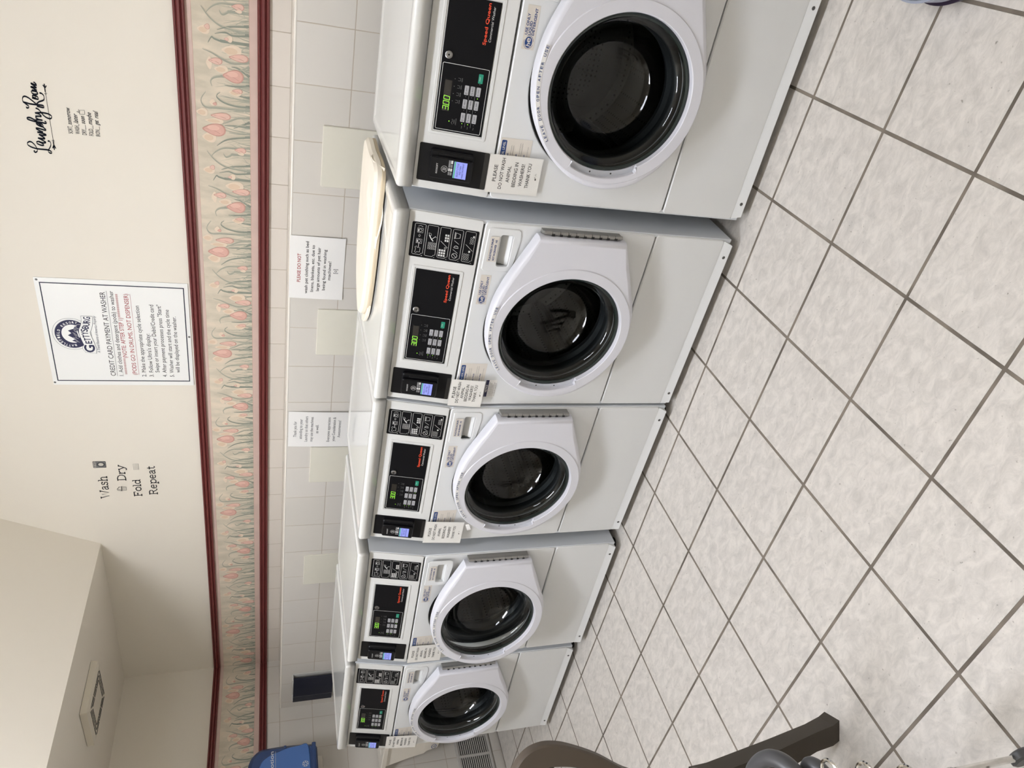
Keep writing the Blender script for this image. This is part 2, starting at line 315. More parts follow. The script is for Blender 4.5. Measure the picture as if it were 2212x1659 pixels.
LV=[[(862,15426),(825,15982),(739,16450),(489,16829),(153,17101)],[(626,15424),(731,16137),(893,16572)],[(-125,15416),(-59,15963),(-25,16427),(134,16739),(375,16958)],[(1278,16388),(1218,16661),(1176,16777),(1391,16902)],[(1910,15437),(2029,16007),(1921,16406),(1734,16797),(1638,17108)],[(2451,15442),(2208,15808),(2164,16091)],[(2539,16424),(2619,16709),(2763,16855),(2968,16822)],[(2789,15446),(2875,15943),(2886,16353)],[(3721,15455),(3771,16044),(3781,16667),(3805,17037),(3695,17196),(3485,17227),(3208,17054)],[(3611,15454),(3629,15958),(3550,16371),(3408,16613),(3284,16650),(3162,16524)],[(4054,15458),(4104,15882),(4278,16223),(4397,16478)],[(4413,15462),(4428,15973),(4454,16396)],[(4686,15465),(4730,15851),(4728,16234)],[(4824,15466),(4937,16068),(5067,16412),(5307,16716)],[(2662,15444),(2695,15857)],[(3262,15450),(3206,16032)],[(192,16124),(342,16361),(207,16473)],[(941,15427),(1022,15986),(950,16300),(1041,16655)],[(2076,15438),(2291,15809)],[(4233,15460),(4528,16060)]]
def border(name, M, length, s_off, parent):
    """painted tulip border: ground, two marbled bands, leaves and tulips as flat ink on the paper"""
    b = MB(); b.M = M; z0 = 1.0
    b.rect(0, length, 1.542, 1.745, 0, .0004); b.rect(0, length, 1.745, 1.766, 1, .0006); b.rect(0, length, 1.512, 1.542, 1, .0006)
    b.rect(0, length, 1.7445, 1.7457, 8, .0008); b.rect(0, length, 1.5415, 1.5427, 8, .0008)
    per = .54; rnd = random.Random(7); lo, hi = 1.5435, 1.7435
    def cl(p): return [(min(max(x, 0), length), min(max(y, lo), hi)) for x, y in p]
    for r in range(-1, int(length / per) + 2):
        o = r * per + s_off; X = lambda s: length - (o + s) if True else 0
        if X(0) < -.1 or X(per) > length + .1: continue
        for k in range(95):      # faint blades behind
            s = rnd.random() * per; h = lo + .03 + rnd.random() ** 1.6 * .11; ln = rnd.uniform(-.03, .03)
            b.ribbon(cl([(X(s), lo), (X(s) + ln * .3, lo + (h - lo) * .5), (X(s) + ln, h)]), rnd.uniform(.003, .007), 4 if rnd.random() < .6 else 2, .0006 + k * 1e-6, taper=True)
        for li, p in enumerate(LV):
            q = spline([(X(a / 1e4), c / 1e4) for a, c in p], 6); q[0] = (q[0][0], lo)
            b.ribbon(cl(q), .011, 2 + li % 2, .0009 + li * 1e-5, taper=True); b.ribbon(cl([(x + .004, y) for x, y in q[2:]]), .004, 4, .0012 + li * 1e-5, taper=True)
        for fi, (a, c, rz, rx, k) in enumerate(FL):
            cx, cy, rx, rz = X(a / 1e4), c / 1e4, rx / 1e4, rz / 1e4
            if not (rx < cx < length - rx): continue
            e = 9 if k == 'c' else 8; sh = lambda f, dx=0, dy=0: [(cx + dx + f * rx * math.sin(t) * (1 + .30 * math.cos(t)), cy + dy + f * rz * (-math.cos(t)) * (1 + (.10 * math.cos(3 * (t - PI)) if math.cos(t) < -.3 else 0))) for t in [2 * PI * i / 26 for i in range(26)]]
            zz = .0016 + fi * 4e-5; ci = {'p': 5, 'P': 6, 'c': 7}[k]
            def poly(p, m, z): p = cl(p); b.add([(x, y, z) for x, y in p], [tuple(range(len(p)))], m)
            poly(sh(1), e if k != 'c' else 7, zz); poly(sh(.86), ci, zz + 1e-5)
            if rz > .012:
                poly([(cx - rx * .1 + .62 * rx * math.sin(t), cy + rz * .1 + .7 * rz * -math.cos(t)) for t in [2 * PI * i / 14 for i in range(14)]], 7 if k != 'c' else 9, zz + 2e-5) if k == 'c' else b.ribbon(cl(spline([(cx - rx * .6, cy - rz * .5), (cx - rx * .1, cy + .1 * rz), (cx + rx * .05, cy + rz * .8)], 5)), .0022, e, zz + 2e-5)
                if k != 'c': poly([(cx + rx * .3 + .42 * rx * math.sin(t), cy + .1 * rz + .55 * rz * -math.cos(t)) for t in [2 * PI * i / 14 for i in range(14)]], 10, zz + 3e-5)
    return b.build(name, [BORDER, PINKB, LEAF[0], LEAF[1], LEAF[2], PETAL['p'], PETAL['P'], PETAL['c'], PEDGE, CEDGE, mat('light_pink_petal', srgb(222, 182, 166), .8)], parent)
border('wallpaper_border', frame((XL, YB - .0005, 0), (1, 0, 0), (0, 0, 1)), XR - XL, (XR + .2292) % .54, wall_back)
border('wallpaper_border', frame((XL + .0005, YB, 0), (0, -1, 0), (0, 0, 1)) @ Matrix.Identity(4) if False else frame((XL + .0005, YF, 0), (0, 1, 0), (0, 0, 1)), YB - YF, .3, wall_left)

# ceiling lights that really light the room (above the picture's edge)
def fixture(x, y, w, label):
    t = tag(empty('ceiling_light', (x, y, ZC)), label, 'light', 'wraparound fluorescent ceiling lights')
    h = MB(); h.box(-.62, .62, -.16, .16, -.03, 0, 0, .006); h.build('housing', WHITE, t)
    b = MB(); b.box(-.60, .60, -.14, .14, -.10, -.03, 0, .02); b.build('diffuser', mat('lit_diffuser', (1, 1, 1), .5, emit=(.93, .97, 1.07), es=w), t)
for a in FIX: fixture(*a)

# exhaust vent on the low ceiling
v = tag(empty('ceiling_vent', (-3.53, .57, ZS)), 'square white exhaust fan grille on the low ceiling in the corner', 'vent')
b = MB(); prof = [(.15, -.002), (.147, -.032), (.128, -.040)]
vs = []
for r, z in prof: vs += [(sx * r, sy * r * 1.0, z) for sx, sy in ((-1, -1), (1, -1), (1, 1), (-1, 1))]
b.add(vs, [(r * 4 + i, (r + 1) * 4 + i, (r + 1) * 4 + (i + 1) % 4, r * 4 + (i + 1) % 4) for r in range(2) for i in range(4)]); b.add([(sx * .128, sy * .128, -.040) for sx, sy in ((-1, -1), (1, -1), (1, 1), (-1, 1))], [(0, 3, 2, 1)])
b.build('grille_frame', VENTW, v)
b = MB()
b.box(-.146, .146, -.146, .146, -.003, 0)
for k in range(3):
    r0 = .116 - k * .017
    for sx, sy, hx, hy in ((0, -1, 1, 0), (0, 1, 1, 0), (-1, 0, 0, 1), (1, 0, 0, 1)):
        for seg in (-1, 0, 1):
            L_ = r0 * .62; c0 = seg * L_; h = L_ / 2 - .003
            if sx == 0: b.box(c0 - h, c0 + h, sy * r0 - .0028, sy * r0 + .0028, -.0415, -.039)
            else: b.box(sx * r0 - .0028, sx * r0 + .0028, c0 - h, c0 + h, -.0415, -.039)
b.build('slots', DARK, v)

# ---------------- what hangs on the back wall
BW = frame((0, YB - .0006, 0), (1, 0, 0), (0, 0, 1))
LR=[[[-8499,23296],[-8539,23323],[-8572,23280],[-8528,23221],[-8452,23202],[-8353,23227],[-8248,23282],[-8175,23366],[-8184,23446],[-8245,23500],[-8316,23482],[-8386,23367],[-8424,23198],[-8429,22991],[-8432,22847],[-8477,22741],[-8527,22724],[-8551,22768],[-8523,22820],[-8459,22835],[-8389,22793],[-8271,22729],[-8176,22707],[-8087,22735],[-8079,22797]],[[-8126,23122],[-8163,23178],[-8217,23167],[-8263,23078],[-8272,22992],[-8244,22956],[-8190,23004],[-8126,23122]],[[-8120,23121],[-8162,23000],[-8161,22905],[-8130,22876],[-8059,22985],[-7997,23111]],[[-7997,23111],[-8007,22978],[-8004,22898],[-7975,22886],[-7920,22965],[-7858,23059]],[[-7858,23059],[-7872,22942],[-7860,22838],[-7837,22826],[-7798,22931],[-7772,23101]],[[-7772,23101],[-7750,22909]],[[-7750,22909],[-7700,23027],[-7647,23114],[-7618,23094],[-7638,22955],[-7668,22826],[-7630,22805],[-7533,22909]],[[-7524,22907],[-7446,23006],[-7418,23072],[-7456,23085],[-7510,23015],[-7543,22910],[-7520,22867],[-7451,22897],[-7410,23000]],[[-7363,23056],[-7302,23140],[-7245,23256],[-7255,23342],[-7293,23364],[-7329,23300],[-7370,23119],[-7382,22918],[-7402,22780],[-7371,22744],[-7314,22791]],[[-7313,23087],[-7290,22967],[-7295,22858]],[[-7290,22967],[-7238,23053],[-7201,23071],[-7181,23044]],[[-7170,23074],[-7155,22947],[-7157,22893],[-7129,22881],[-7067,22950],[-7044,23055]],[[-7050,23071],[-7020,22927],[-7010,22770],[-7036,22618],[-7105,22534],[-7179,22552],[-7205,22626],[-7164,22730],[-7069,22826],[-6922,22913],[-6856,23019]],[[-6686,23400],[-6701,23310],[-6727,23177],[-6731,22993],[-6732,22792],[-6761,22742],[-6806,22756],[-6807,22834],[-6780,22969]],[[-6848,23310],[-6876,23322],[-6889,23286],[-6857,23243],[-6806,23250],[-6745,23317],[-6668,23397],[-6583,23405],[-6502,23371],[-6468,23305],[-6507,23204],[-6596,23095],[-6688,23002],[-6730,22985]],[[-6730,22985],[-6622,22884],[-6564,22768],[-6512,22699],[-6423,22678],[-6356,22691],[-6294,22744],[-6282,22811]],[[-6491,23080],[-6514,22991],[-6520,22900],[-6483,22879],[-6419,22916],[-6398,23020],[-6437,23064],[-6483,23017],[-6477,22970],[-6425,22962],[-6396,23004]],[[-6357,22968],[-6329,22887],[-6293,22866],[-6248,22921],[-6236,23026],[-6276,23070],[-6332,23040],[-6357,22968]],[[-6213,23045],[-6201,22883]],[[-6201,22883],[-6137,22980],[-6096,23058],[-6106,22877]],[[-6106,22877],[-6033,22965],[-5983,23033],[-5972,23016],[-6014,22886],[-5979,22873],[-5904,22945]]]
LT=[[[-6243,22614],[-8091,22607]],[[-6242,22601],[-6285,22643],[-6315,22608],[-6272,22567],[-6242,22601]],[[-8013,22605],[-8055,22647],[-8088,22613],[-8047,22574],[-8013,22605]],[[-6226,22614],[-5927,22607]],[[-5977,22659],[-6071,22604]],[[-5987,22546],[-6070,22596]],[[-8091,22607],[-8408,22619]],[[-8348,22667],[-8221,22613]],[[-8345,22562],[-8220,22601]]]
SM=[('SORT',[-7699,21894],[-7422,21880],147,0),('_',[-7423,21882],[-7371,21893],147,0),('tomorrow',[-7342,21886],[-6708,21885],147,1),('WASH',[-7691,21653],[-7372,21652],148,0),('_',[-7362,21651],[-7300,21656],147,0),('later',[-7277,21662],[-6910,21650],146,1),('DRY',[-7699,21421],[-7480,21421],149,0),('_',[-7481,21426],[-7308,21431],148,0),('soon',[-7269,21426],[-6977,21421],147,1),('FOLD',[-7702,21184],[-7438,21180],149,0),('_',[-7437,21171],[-7297,21172],148,0),('maybe',[-7269,21182],[-6808,21163],148,1),('IRON',[-7705,20954],[-7445,20942],149,0),('_',[-7436,20950],[-7310,20949],149,0),('get',[-7267,20953],[-7073,20945],149,1),('real',[-7001,20945],[-6724,20936],148,1)]
SMB=[[[-6762,21556],[-6747,21394],[-6903,21395],[-6914,21566]],[[-6727,21577],[-6767,21599],[-6826,21547],[-6852,21601],[-6827,21665],[-6813,21596],[-6904,21565]]]
b = MB(); b.M = BW
for q, st in enumerate(LR): b.ribbon(spline([(x / 1e4, z / 1e4) for x, z in st], 6), .003, 0, .0004 + q * 3e-6, pen=(.0018, .0062))
for st in LT: b.ribbon([(x / 1e4, z / 1e4) for x, z in st], .0014, 0, .0004)
for st in (LT[3], LT[4], LT[5], LT[6], LT[7], LT[8]): b.ribbon([(x / 1e4, z / 1e4) for x, z in st], .0034, 0, .0005)
tag(b.build('wall_lettering', mat('navy_vinyl_lettering', (.006, .008, .014), .7, spec=.1)), 'large dark script lettering with an arrow, on the cream wall above the nearest washer', 'wall lettering')
b = MB(); b.M = BW
for t, p0, p1, cap, k in SM:
    x0, z0, x1 = p0[0] / 1e4, p0[1] / 1e4, p1[0] / 1e4
    if t == '_': b.rect(x0, x1, z0 - .001, z0 + .0004, 0, .0004)
    elif k == 0: b.text(t, x0, z0, cap / 1e4, x1 - x0, .006, 0, 0, .0004)
    else: b.text(t, x0, z0, cap / 1e4 * 1.05, x1 - x0, .022, .35, 0, .0004)
for st in SMB: b.ribbon([(x / 1e4, z / 1e4) for x, z in st], .0013, 0, .0004, closed=len(st) == 4)
tag(b.build('wall_lettering', INKK), 'five small dark lines of joking wash day lettering under the large script', 'wall lettering')
SLAB = {'W': (1.12, [[(.05, 1), (.3, .02), (.52, .85), (.75, .02), (1, 1)], [(-.06, 1), (.2, 1)], [(.86, 1), (1.1, 1)]]),
 'a': (.64, [[(.08, .52), (.16, .65), (.32, .68), (.45, .58), (.46, .12), (.53, 0), (.62, .04)], [(.46, .4), (.22, .37), (.08, .25), (.1, .06), (.24, 0), (.46, .14)]]),
 's': (.56, [[(.45, .6), (.26, .68), (.1, .6), (.12, .45), (.3, .36), (.46, .27), (.45, .08), (.28, 0), (.08, .07)], [(.46, .68), (.46, .5)], [(.07, 0), (.07, .2)]]),
 'h': (.74, [[(.02, 1), (.16, 1), (.16, 0)], [(.02, 0), (.3, 0)], [(.16, .48), (.3, .65), (.46, .66), (.56, .54), (.56, 0)], [(.43, 0), (.7, 0)]]),
 'D': (.9, [[(.15, 1), (.15, 0)], [(.02, 1), (.4, 1), (.66, .88), (.78, .62), (.78, .36), (.66, .1), (.4, 0), (.02, 0)]]),
 'r': (.56, [[(.02, .68), (.15, .68), (.15, 0)], [(.02, 0), (.32, 0)], [(.15, .42), (.28, .64), (.42, .68), (.5, .58)]]),
 'y': (.7, [[(.1, .68), (.36, .04)], [(.62, .68), (.3, -.12), (.2, -.26), (.06, -.26), (.04, -.15)], [(-.02, .68), (.22, .68)], [(.5, .68), (.74, .68)]]),
 'F': (.74, [[(.15, 1), (.15, 0)], [(.02, 1), (.66, 1), (.66, .78)], [(.15, .52), (.46, .52)], [(.46, .64), (.46, .4)], [(.02, 0), (.32, 0)]]),
 'o': (.68, [[(.33 + .27 * math.cos(t * PI / 8), .34 + .34 * math.sin(t * PI / 8)) for t in range(17)]]),
 'l': (.36, [[(.02, 1), (.17, 1), (.17, 0)], [(.02, 0), (.32, 0)]]),
 'd': (.72, [[(.38, 1), (.52, 1), (.52, 0), (.66, 0)], [(.29 + .23 * math.cos(t * PI / 8), .33 + .33 * math.sin(t * PI / 8)) for t in range(17)]]),
 'R': (.86, [[(.15, 1), (.15, 0)], [(.02, 0), (.32, 0)], [(.02, 1), (.45, 1), (.62, .9), (.62, .64), (.45, .52), (.15, .52)], [(.42, .52), (.6, .14), (.7, 0), (.84, .06)]]),
 'e': (.64, [[(.08, .36), (.54, .36), (.5, .56), (.36, .68), (.2, .65), (.08, .5), (.07, .25), (.16, .07), (.34, 0), (.52, .09)]]),
 'p': (.74, [[(.02, .68), (.16, .68), (.16, -.3)], [(.02, -.3), (.32, -.3)], [(.4 + .24 * math.cos(t * PI / 8), .34 + .34 * math.sin(t * PI / 8)) for t in range(17)]]),
 't': (.48, [[(.2, .95), (.2, .12), (.3, 0), (.44, .08)], [(.02, .68), (.42, .68)]])}
LP = [INKK, mat('grey_print', (.16, .16, .16), .6), mat('light_print', (.6, .57, .5), .6)]
for word, p0, p1, top in [("Wash", [-27062, 22620], [-25495, 22612], 23028), ("Dry", [-25877, 21750], [-24777, 21728], 22125), ("Fold", [-27029, 21087], [-25779, 21087], 21441), ("Repeat", [-26950, 20322], [-24890, 20324], 20697)]:
    b = MB(); b.M = BW; adv = sum(SLAB[c][0] for c in word); kx = (p1[0] - p0[0]) / 1e4 / adv; ky = (top - p0[1]) / 1e4; x = p0[0] / 1e4
    for c in word:
        for st in SLAB[c][1]: b.ribbon([(x + q[0] * kx, p0[1] / 1e4 + q[1] * ky) for q in st], .0052, 0, .0004)
        x += SLAB[c][0] * kx
    tag(b.build('wall_lettering', LP), 'black slab serif word ' + word + ' stuck on the cream wall', 'wall lettering', 'black slab serif words on the wall')
b = MB(); b.M = BW; b.rect(-2.491, -2.4495, 2.257, 2.314, 1, .0004); b.ribbon(rrect(-2.491, -2.4495, 2.257, 2.314, .002), .002, 0, .0006, closed=True)
b.rect(-2.488, -2.4525, 2.303, 2.312, 2, .0006)
for k in range(3): b.rect(-2.485 + k * .011, -2.478 + k * .011, 2.305, 2.310, 0, .0008)
b.disc(-2.470, 2.279, .0155, .018, 0, .0006); b.disc(-2.470, 2.279, .0125, .0145, 1, .0008); b.disc(-2.470, 2.279, .0095, .0115, 2, .001)
tag(b.build('wall_drawing', LP), 'small grey drawing of a washing machine beside the word Wash', 'wall decal', 'little laundry drawings on the wall')
b = MB(); b.M = BW; b.ribbon([(-2.655, 2.178), (-2.632, 2.178), (-2.6285, 2.2), (-2.6585, 2.2)], .0016, 0, .0004, closed=True)
for k in range(5): b.ribbon([(-2.653 + k * .005, 2.179), (-2.655 + k * .006, 2.199)], .0011, 0, .0005)
b.ribbon([(-2.661, 2.201), (-2.626, 2.2)], .003, 0, .0006)
for k in range(4): b.ribbon(spline([(-2.66 + k * .003, 2.203), (-2.655 + k * .004, 2.218 + (k % 2) * .004), (-2.645 + k * .002, 2.222 - k * .002), (-2.636 + k * .002, 2.214), (-2.63, 2.204)], 4), .0011, 1, .0004)
tag(b.build('wall_drawing', LP), 'small sketch of a full laundry basket beside the word Dry', 'wall decal', 'little laundry drawings on the wall')
b = MB(); b.M = BW
for k in range(4): b.ribbon([(-2.5117, 2.109 + k * .006), (-2.4715, 2.108 + k * .006)], .0009, 1, .0004)
b.ribbon([(-2.5117, 2.1075), (-2.471, 2.107), (-2.472, 2.131), (-2.512, 2.132)], .001, 1, .0005, closed=True)
tag(b.build('wall_drawing', LP), 'small faint sketch of folded towels beside the word Fold', 'wall decal', 'little laundry drawings on the wall')
# payment sign
sg = tag(empty('wall_sign', (-1.684, YB, 1.815)), 'white sign with navy border explaining card payment, above the red trim', 'sign')
SMX = Matrix.Translation((1.684, -YB, -1.815))
b = MB(); b.M = SMX @ frame((0, YB, 0), (1, 0, 0), (0, 0, 1)); b.plate(rrect(-1.966, -1.402, 1.815, 2.419, .003), .0, .004, ch=.0008); b.build('sign_board', mat('gloss_white_sign', srgb(238, 238, 234), .3), sg)
b = MB(); b.M = SMX @ frame((0, YB - .0046, 0), (1, 0, 0), (0, 0, 1))
b.ribbon([(-1.940, 1.834), (-1.426, 1.834), (-1.426, 2.398), (-1.940, 2.398)], .0065, 0, 0, closed=True)
for t, x0, x1, z, c in [('CREDIT CARD PAYMENT AT WASHER', -1.9114, -1.4604, 2.154, 1), ('1. Add clothes and detergent (pods) to washer', -1.911, -1.4544, 2.121, 1), ('**********(NOTE: AFTER STEP 1)*************', -1.9025, -1.468, 2.096, 2), ('(PODS GO IN DRUMS, NOT DISPENSER)', -1.904, -1.466, 2.063, 2),
    ('2. Make the appropriate cycle selection', -1.9148, -1.5244, 2.0235, 1), ("3. Follow Ultra's display:", -1.9145, -1.6723, 1.9915, 1), ('Swipe or insert your Debit/Credit card', -1.8895, -1.5173, 1.9645, 1), ('4. After payment processes press "Start"', -1.9153, -1.5158, 1.9335, 1),
    ('5. Washer will start and the cycle time', -1.915, -1.54, 1.902, 1), ('will be displayed on the washer.', -1.8898, -1.5752, 1.8745, 1)]:
    b.text(t, x0, z, .0205 if c == 1 and t[0] == 'C' else .0175, x1 - x0, .002, 0, c)
b.rect(-1.9128, -1.4546, 2.1462, 2.1474, 1); b.rect(-1.9039, -1.4658, 2.0538, 2.0548, 2)
# emblem: oval ring, hills, waving banner with the town's name
ox, oz, rx, rz = -1.683, 2.308, .074, .068
b.ribbon([(ox + (rx + .009) * math.cos(t), oz + (rz + .009) * math.sin(t)) for t in [2 * PI * i / 48 for i in range(48)]], .001, 3, .0002, closed=True)
b.disc(ox, oz, rx, rz, 3, .0003, 48); b.disc(ox + .002, oz - .003, rx - .026, rz - .024, 4, .0005, 40)
b.add([(x, z, .0007) for x, z in [(-1.73, 2.285), (-1.718, 2.312), (-1.71, 2.298), (-1.702, 2.308), (-1.69, 2.325), (-1.678, 2.31), (-1.665, 2.322), (-1.655, 2.3), (-1.64, 2.29), (-1.635, 2.26), (-1.73, 2.26)]], [tuple(range(11))], 3)
for k in range(14): b.ribbon([(-1.726 + k * .0065, 2.282 + (k * 7 % 5) * .003), (-1.72 + k * .0065, 2.296 + (k * 5 % 4) * .003)], .001, 4, .0009)
b.ribbon([(-1.70, 2.28), (-1.665, 2.286)], .004, 4, .001); b.ribbon([(-1.695, 2.270), (-1.66, 2.274)], .003, 4, .001); b.ribbon([(ox + .04 + .012 * math.cos(t), 2.275 + .014 * math.sin(t)) for t in [2 * PI * i / 16 for i in range(16)]], .0012, 4, .001, closed=True)
for k, c in enumerate('BATTLEFIELD RESORT'):
    if c == ' ': continue
    t = R(196 - k * (212 / 17)); b.text(c, ox + (rx - .018) * math.cos(t) - .004 * math.sin(t), oz + (rz - .018) * math.sin(t) + .0 + .004 * math.cos(t) * -1, .0105, .0075, .03, 0, 4, .0008, ang=t - PI / 2)
cen = spline([(-1.765, 2.2415), (-1.735, 2.245), (-1.705, 2.252), (-1.67, 2.257), (-1.64, 2.246), (-1.612, 2.240), (-1.592, 2.239)], 8)
b.ribbon([(-1.783, 2.243)] + cen + [(-1.586, 2.239)], .046, 3, .0012); b.ribbon([(-1.782, 2.243)] + cen + [(-1.587, 2.239)], .044, 5, .0014)
b.disc(-1.757, 2.246, .026, .029, 3, .0013, 20); b.disc(-1.757, 2.246, .025, .028, 5, .0015, 20)
b.text('G', -1.778, 2.226, .04, .038, .05, 0, 3, .0018)
for k, c in enumerate('ETTYSBURG'):
    x = -1.731 + k * .0158; z = min(cen, key=lambda q: abs(q[0] - x))[1]; b.text(c, x, z - .013, .026, .0142, .035, 0, 3, .0018)
b.text('A Travel Resorts of America Property', -1.782, 2.2045, .011, .198, 0, .4, 6, .0004)
b.build('sign_print', [mat('navy_border_ink', srgb(24, 30, 52), .5), INKK, INKR, NAVYI, mat('emblem_white', srgb(240, 240, 236), .5), mat('banner_white', srgb(238, 238, 234), .5), mat('slate_ink', srgb(95, 98, 112), .5)], sg)
for x, z in ((-1.413, 2.408), (-1.952, 2.412), (-1.6845, 1.823)):
    b = MB(); b.M = SMX @ frame((x, YB - .004, z), (1, 0, 0), (0, 0, 1)); b.lathe([(0, .002), (.003, .0018), (.005, 0)], 12); b.build('screw', SCREW, sg)

# ---------------- the tiled half wall: cover plates, paper notices
for x0, x1, z1, lab in [(-.756, -.521, 1.2785, 'blank off-white cover plate on the tile behind the folded end of the board'), (-1.537, -1.303, 1.2665, 'blank off-white cover plate on the tile, between the two paper notices'),
                        (-2.311, -2.079, 1.2695, 'blank off-white cover plate on the tile, just left of the thank you notice'), (-3.091, -2.853, 1.2765, 'blank off-white cover plate farthest along the tile, nearest the navy holder')]:
    b = MB(); b.M = frame((0, YC, 0), (1, 0, 0), (0, 0, 1)); b.plate(rrect(x0, x1, z1 - .36, z1, .005), 0, .006, ch=.002)
    tag(b.build('cover_plate', PLATEM), lab, 'cover plate', 'blank cover plates on the half wall')
def notice(x0, x1, z0, z1, lines, label, tilt=0, curl=.006):
    t = tag(empty('paper_notice', ((x0 + x1) / 2, YC - .002, z1)), label, 'notice'); w = (x1 - x0) / 2; h = z1 - z0
    b = MB(); b.M = frame((0, 0, 0), (1, 0, 0), (0, 0, 1)); nx, nz = 8, 6; vs = []
    fz = lambda x, z: .0008 + curl * (abs(x / w) ** 3) * (-z / h) + curl * .3 * math.sin(-z / h * 3)
    for i in range(nx + 1):
        for j in range(nz + 1): x = -w + 2 * w * i / nx; z = -h * j / nz; vs.append((x, z, fz(x, z)))
    b.add(vs, [(i * (nz + 1) + j, i * (nz + 1) + j + 1, (i + 1) * (nz + 1) + j + 1, (i + 1) * (nz + 1) + j) for i in range(nx) for j in range(nz)], 0, True); b.build('sheet', PAPER, t)
    b = MB(); b.M = frame((0, 0, 0), (1, 0, 0), (0, 0, 1))
    for s_, a, e, zz, cap, c, bo in lines: b.text(s_, (a - (x0 + x1) / 2), zz - z1, cap, e - a, bo, 0, c, 0)
    b.v = [(x, y - fz(x, min(0, z)) - .0006, z) for x, y, z in b.v]
    b.build('printing', [INKK, INKR, mat('faded_grey_ink', (.08, .08, .09), .6)], t); return t
notice(-1.252, -.968, 1.1685, 1.3875, [('PLEASE DO NOT', -1.175, -1.046, 1.343, .0135, 1, .014), ('wash pet clothing such as bed', -1.228, -.990, 1.314, .0118, 0, .02), ('linens, blankets, etc. due to', -1.219, -1.005, 1.290, .0118, 0, .02), ('large amounts of pet hair', -1.214, -1.014, 1.267, .0118, 0, .02),
    ('being found in washing', -1.209, -1.022, 1.243, .0118, 0, .02), ('machines!', -1.161, -1.075, 1.222, .0118, 0, .02), ('[o]', -1.129, -1.109, 1.197, .014, 2, .01)], 'white laminated notice with a red heading asking not to wash pet bedding, on the tile', curl=.004)
notice(-2.071, -1.859, 1.093, 1.376, [('Thank you for', -2.012, -1.917, 1.339, .0135, 2, .004), ('attending to your', -2.024, -1.903, 1.313, .0135, 2, .004), ('Laundry so that others', -2.040, -1.885, 1.288, .0135, 2, .004), ('may use the machines', -2.040, -1.890, 1.263, .0135, 2, .004), ('as well.', -1.99, -1.938, 1.238, .0135, 2, .004),
    ('Everyone appreciates', -2.042, -1.892, 1.184, .0135, 2, .004), ('your Consideration &', -2.040, -1.892, 1.159, .0135, 2, .004), ('Awesomeness!', -2.018, -1.912, 1.134, .0135, 2, .004)], 'white paper thank you notice taped to the tile half wall', curl=.008)

# navy pocket holder on the half wall near the corner
t = tag(empty('wall_holder', (-4.04, YC, 1.07)), 'navy vinyl covered holder in a clear grey bracket, on the tile by the corner', 'holder')
b = MB(); b.M = frame((0, 0, 0), (1, 0, 0), (0, 0, 1)); b.box(-.125, .10, -.01, .245, 0, .008, 0, .003); b.box(-.125, -.118, -.01, .245, .0, .05, 0, .002); b.box(.02, .10, -.012, -.004, 0, .06, 0, .002); b.box(-.04, .10, .239, .247, 0, .05, 0, .002); b.build('bracket', CLEARG, t)
b = MB(); pr = [(.10, .045), (.02, .056), (-.055, .062), (-.075, .054), (-.135, .050)]
vs = [(x, -y, z) for z in (0, .24) for x, y in pr] + [(x, -y + .012, z) for z in (0, .24) for x, y in pr]; n_ = len(pr)
fs = [(i, i + 1, n_ + i + 1, n_ + i) for i in range(n_ - 1)] + [(2 * n_ + i, 3 * n_ + i, 3 * n_ + i + 1, 2 * n_ + i + 1) for i in range(n_ - 1)] + [(n_ + i, n_ + i + 1, 3 * n_ + i + 1, 3 * n_ + i) for i in range(n_ - 1)] + [(i + 1, i, 2 * n_ + i, 2 * n_ + i + 1) for i in range(n_ - 1)] + [(0, n_, 3 * n_, 2 * n_), (n_ - 1, 3 * n_ - 1, 4 * n_ - 1, 2 * n_ - 1)]
b.add(vs, fs); b.build('cover', NAVY, t)
b = MB(); b.M = frame((0, -.0508, 0), (1, 0, 0), (0, 0, 1)); b.rect(-.122, -.108, .222, .226, 0); b.rect(-.122, -.110, .228, .2295, 0); b.build('label_mark', INKG, t)

# ---------------- left wall: towel dispenser, register; sink in the corner
t = tag(empty('towel_dispenser', (XL, .30, 1.165)), 'translucent blue automatic paper towel dispenser on the left wall', 'towel dispenser')
b = MB(); b.M = frame((0, 0, 0), (0, 1, 0), (0, 0, 1)); b.box(-.175, .215, -.03, .36, 0, .03, 0, .01); b.build('back_plate', TUB, t)
out = spline([(-.20, .02), (-.20, .2), (-.195, .32), (-.165, .38), (-.09, .405), (0, .41), (.09, .405), (.15, .385), (.188, .345), (.197, .3), (.199, .2), (.193, .1), (.188, .05), (.183, .03), (.17, .018), (.15, .014), (0, .012), (-.15, .012), (-.18, .016), (-.195, .04), (-.20, .1)], 4, True)
b = MB(); b.M = frame((0, 0, 0), (0, 1, 0), (0, 0, 1)); b.plate(out, .03, .238, ch=.022, m=0); b.build('cover', BLUED, t)
b = MB(); b.M = frame((0, 0, 0), (0, 1, 0), (0, 0, 1)); inn = spline([(-.16, .06), (-.16, .29), (-.12, .34), (0, .355), (.105, .33), (.145, .275), (.158, .235), (.172, .19), (.178, .12), (.172, .065), (0, .055)], 5, True); b.plate(inn, .232, .244, ch=.005)
b.build('window_panel', BLUEP, t)
b = MB(); b.M = frame((0, 0, 0), (0, 1, 0), (0, 0, 1)); b.box(-.19, .185, .022, .045, .23, .246, 0, .004); b.box(.166, .187, .19, .205, .236, .247, 0, .003); b.build('latch_bar', BLUED, t)
b = MB(); b.M = frame((.2452, 0, 0), (0, 1, 0), (0, 0, 1)); b.text('enMotion', -.02, .262, .02, .18, .03, 0, 0, 0); b.rect(-.02, .158, .251, .2525, 0); b.build('logo', INKW, t)
b = MB(); b.M = frame((.2452, 0, 0), (0, 1, 0), (0, 0, 1))
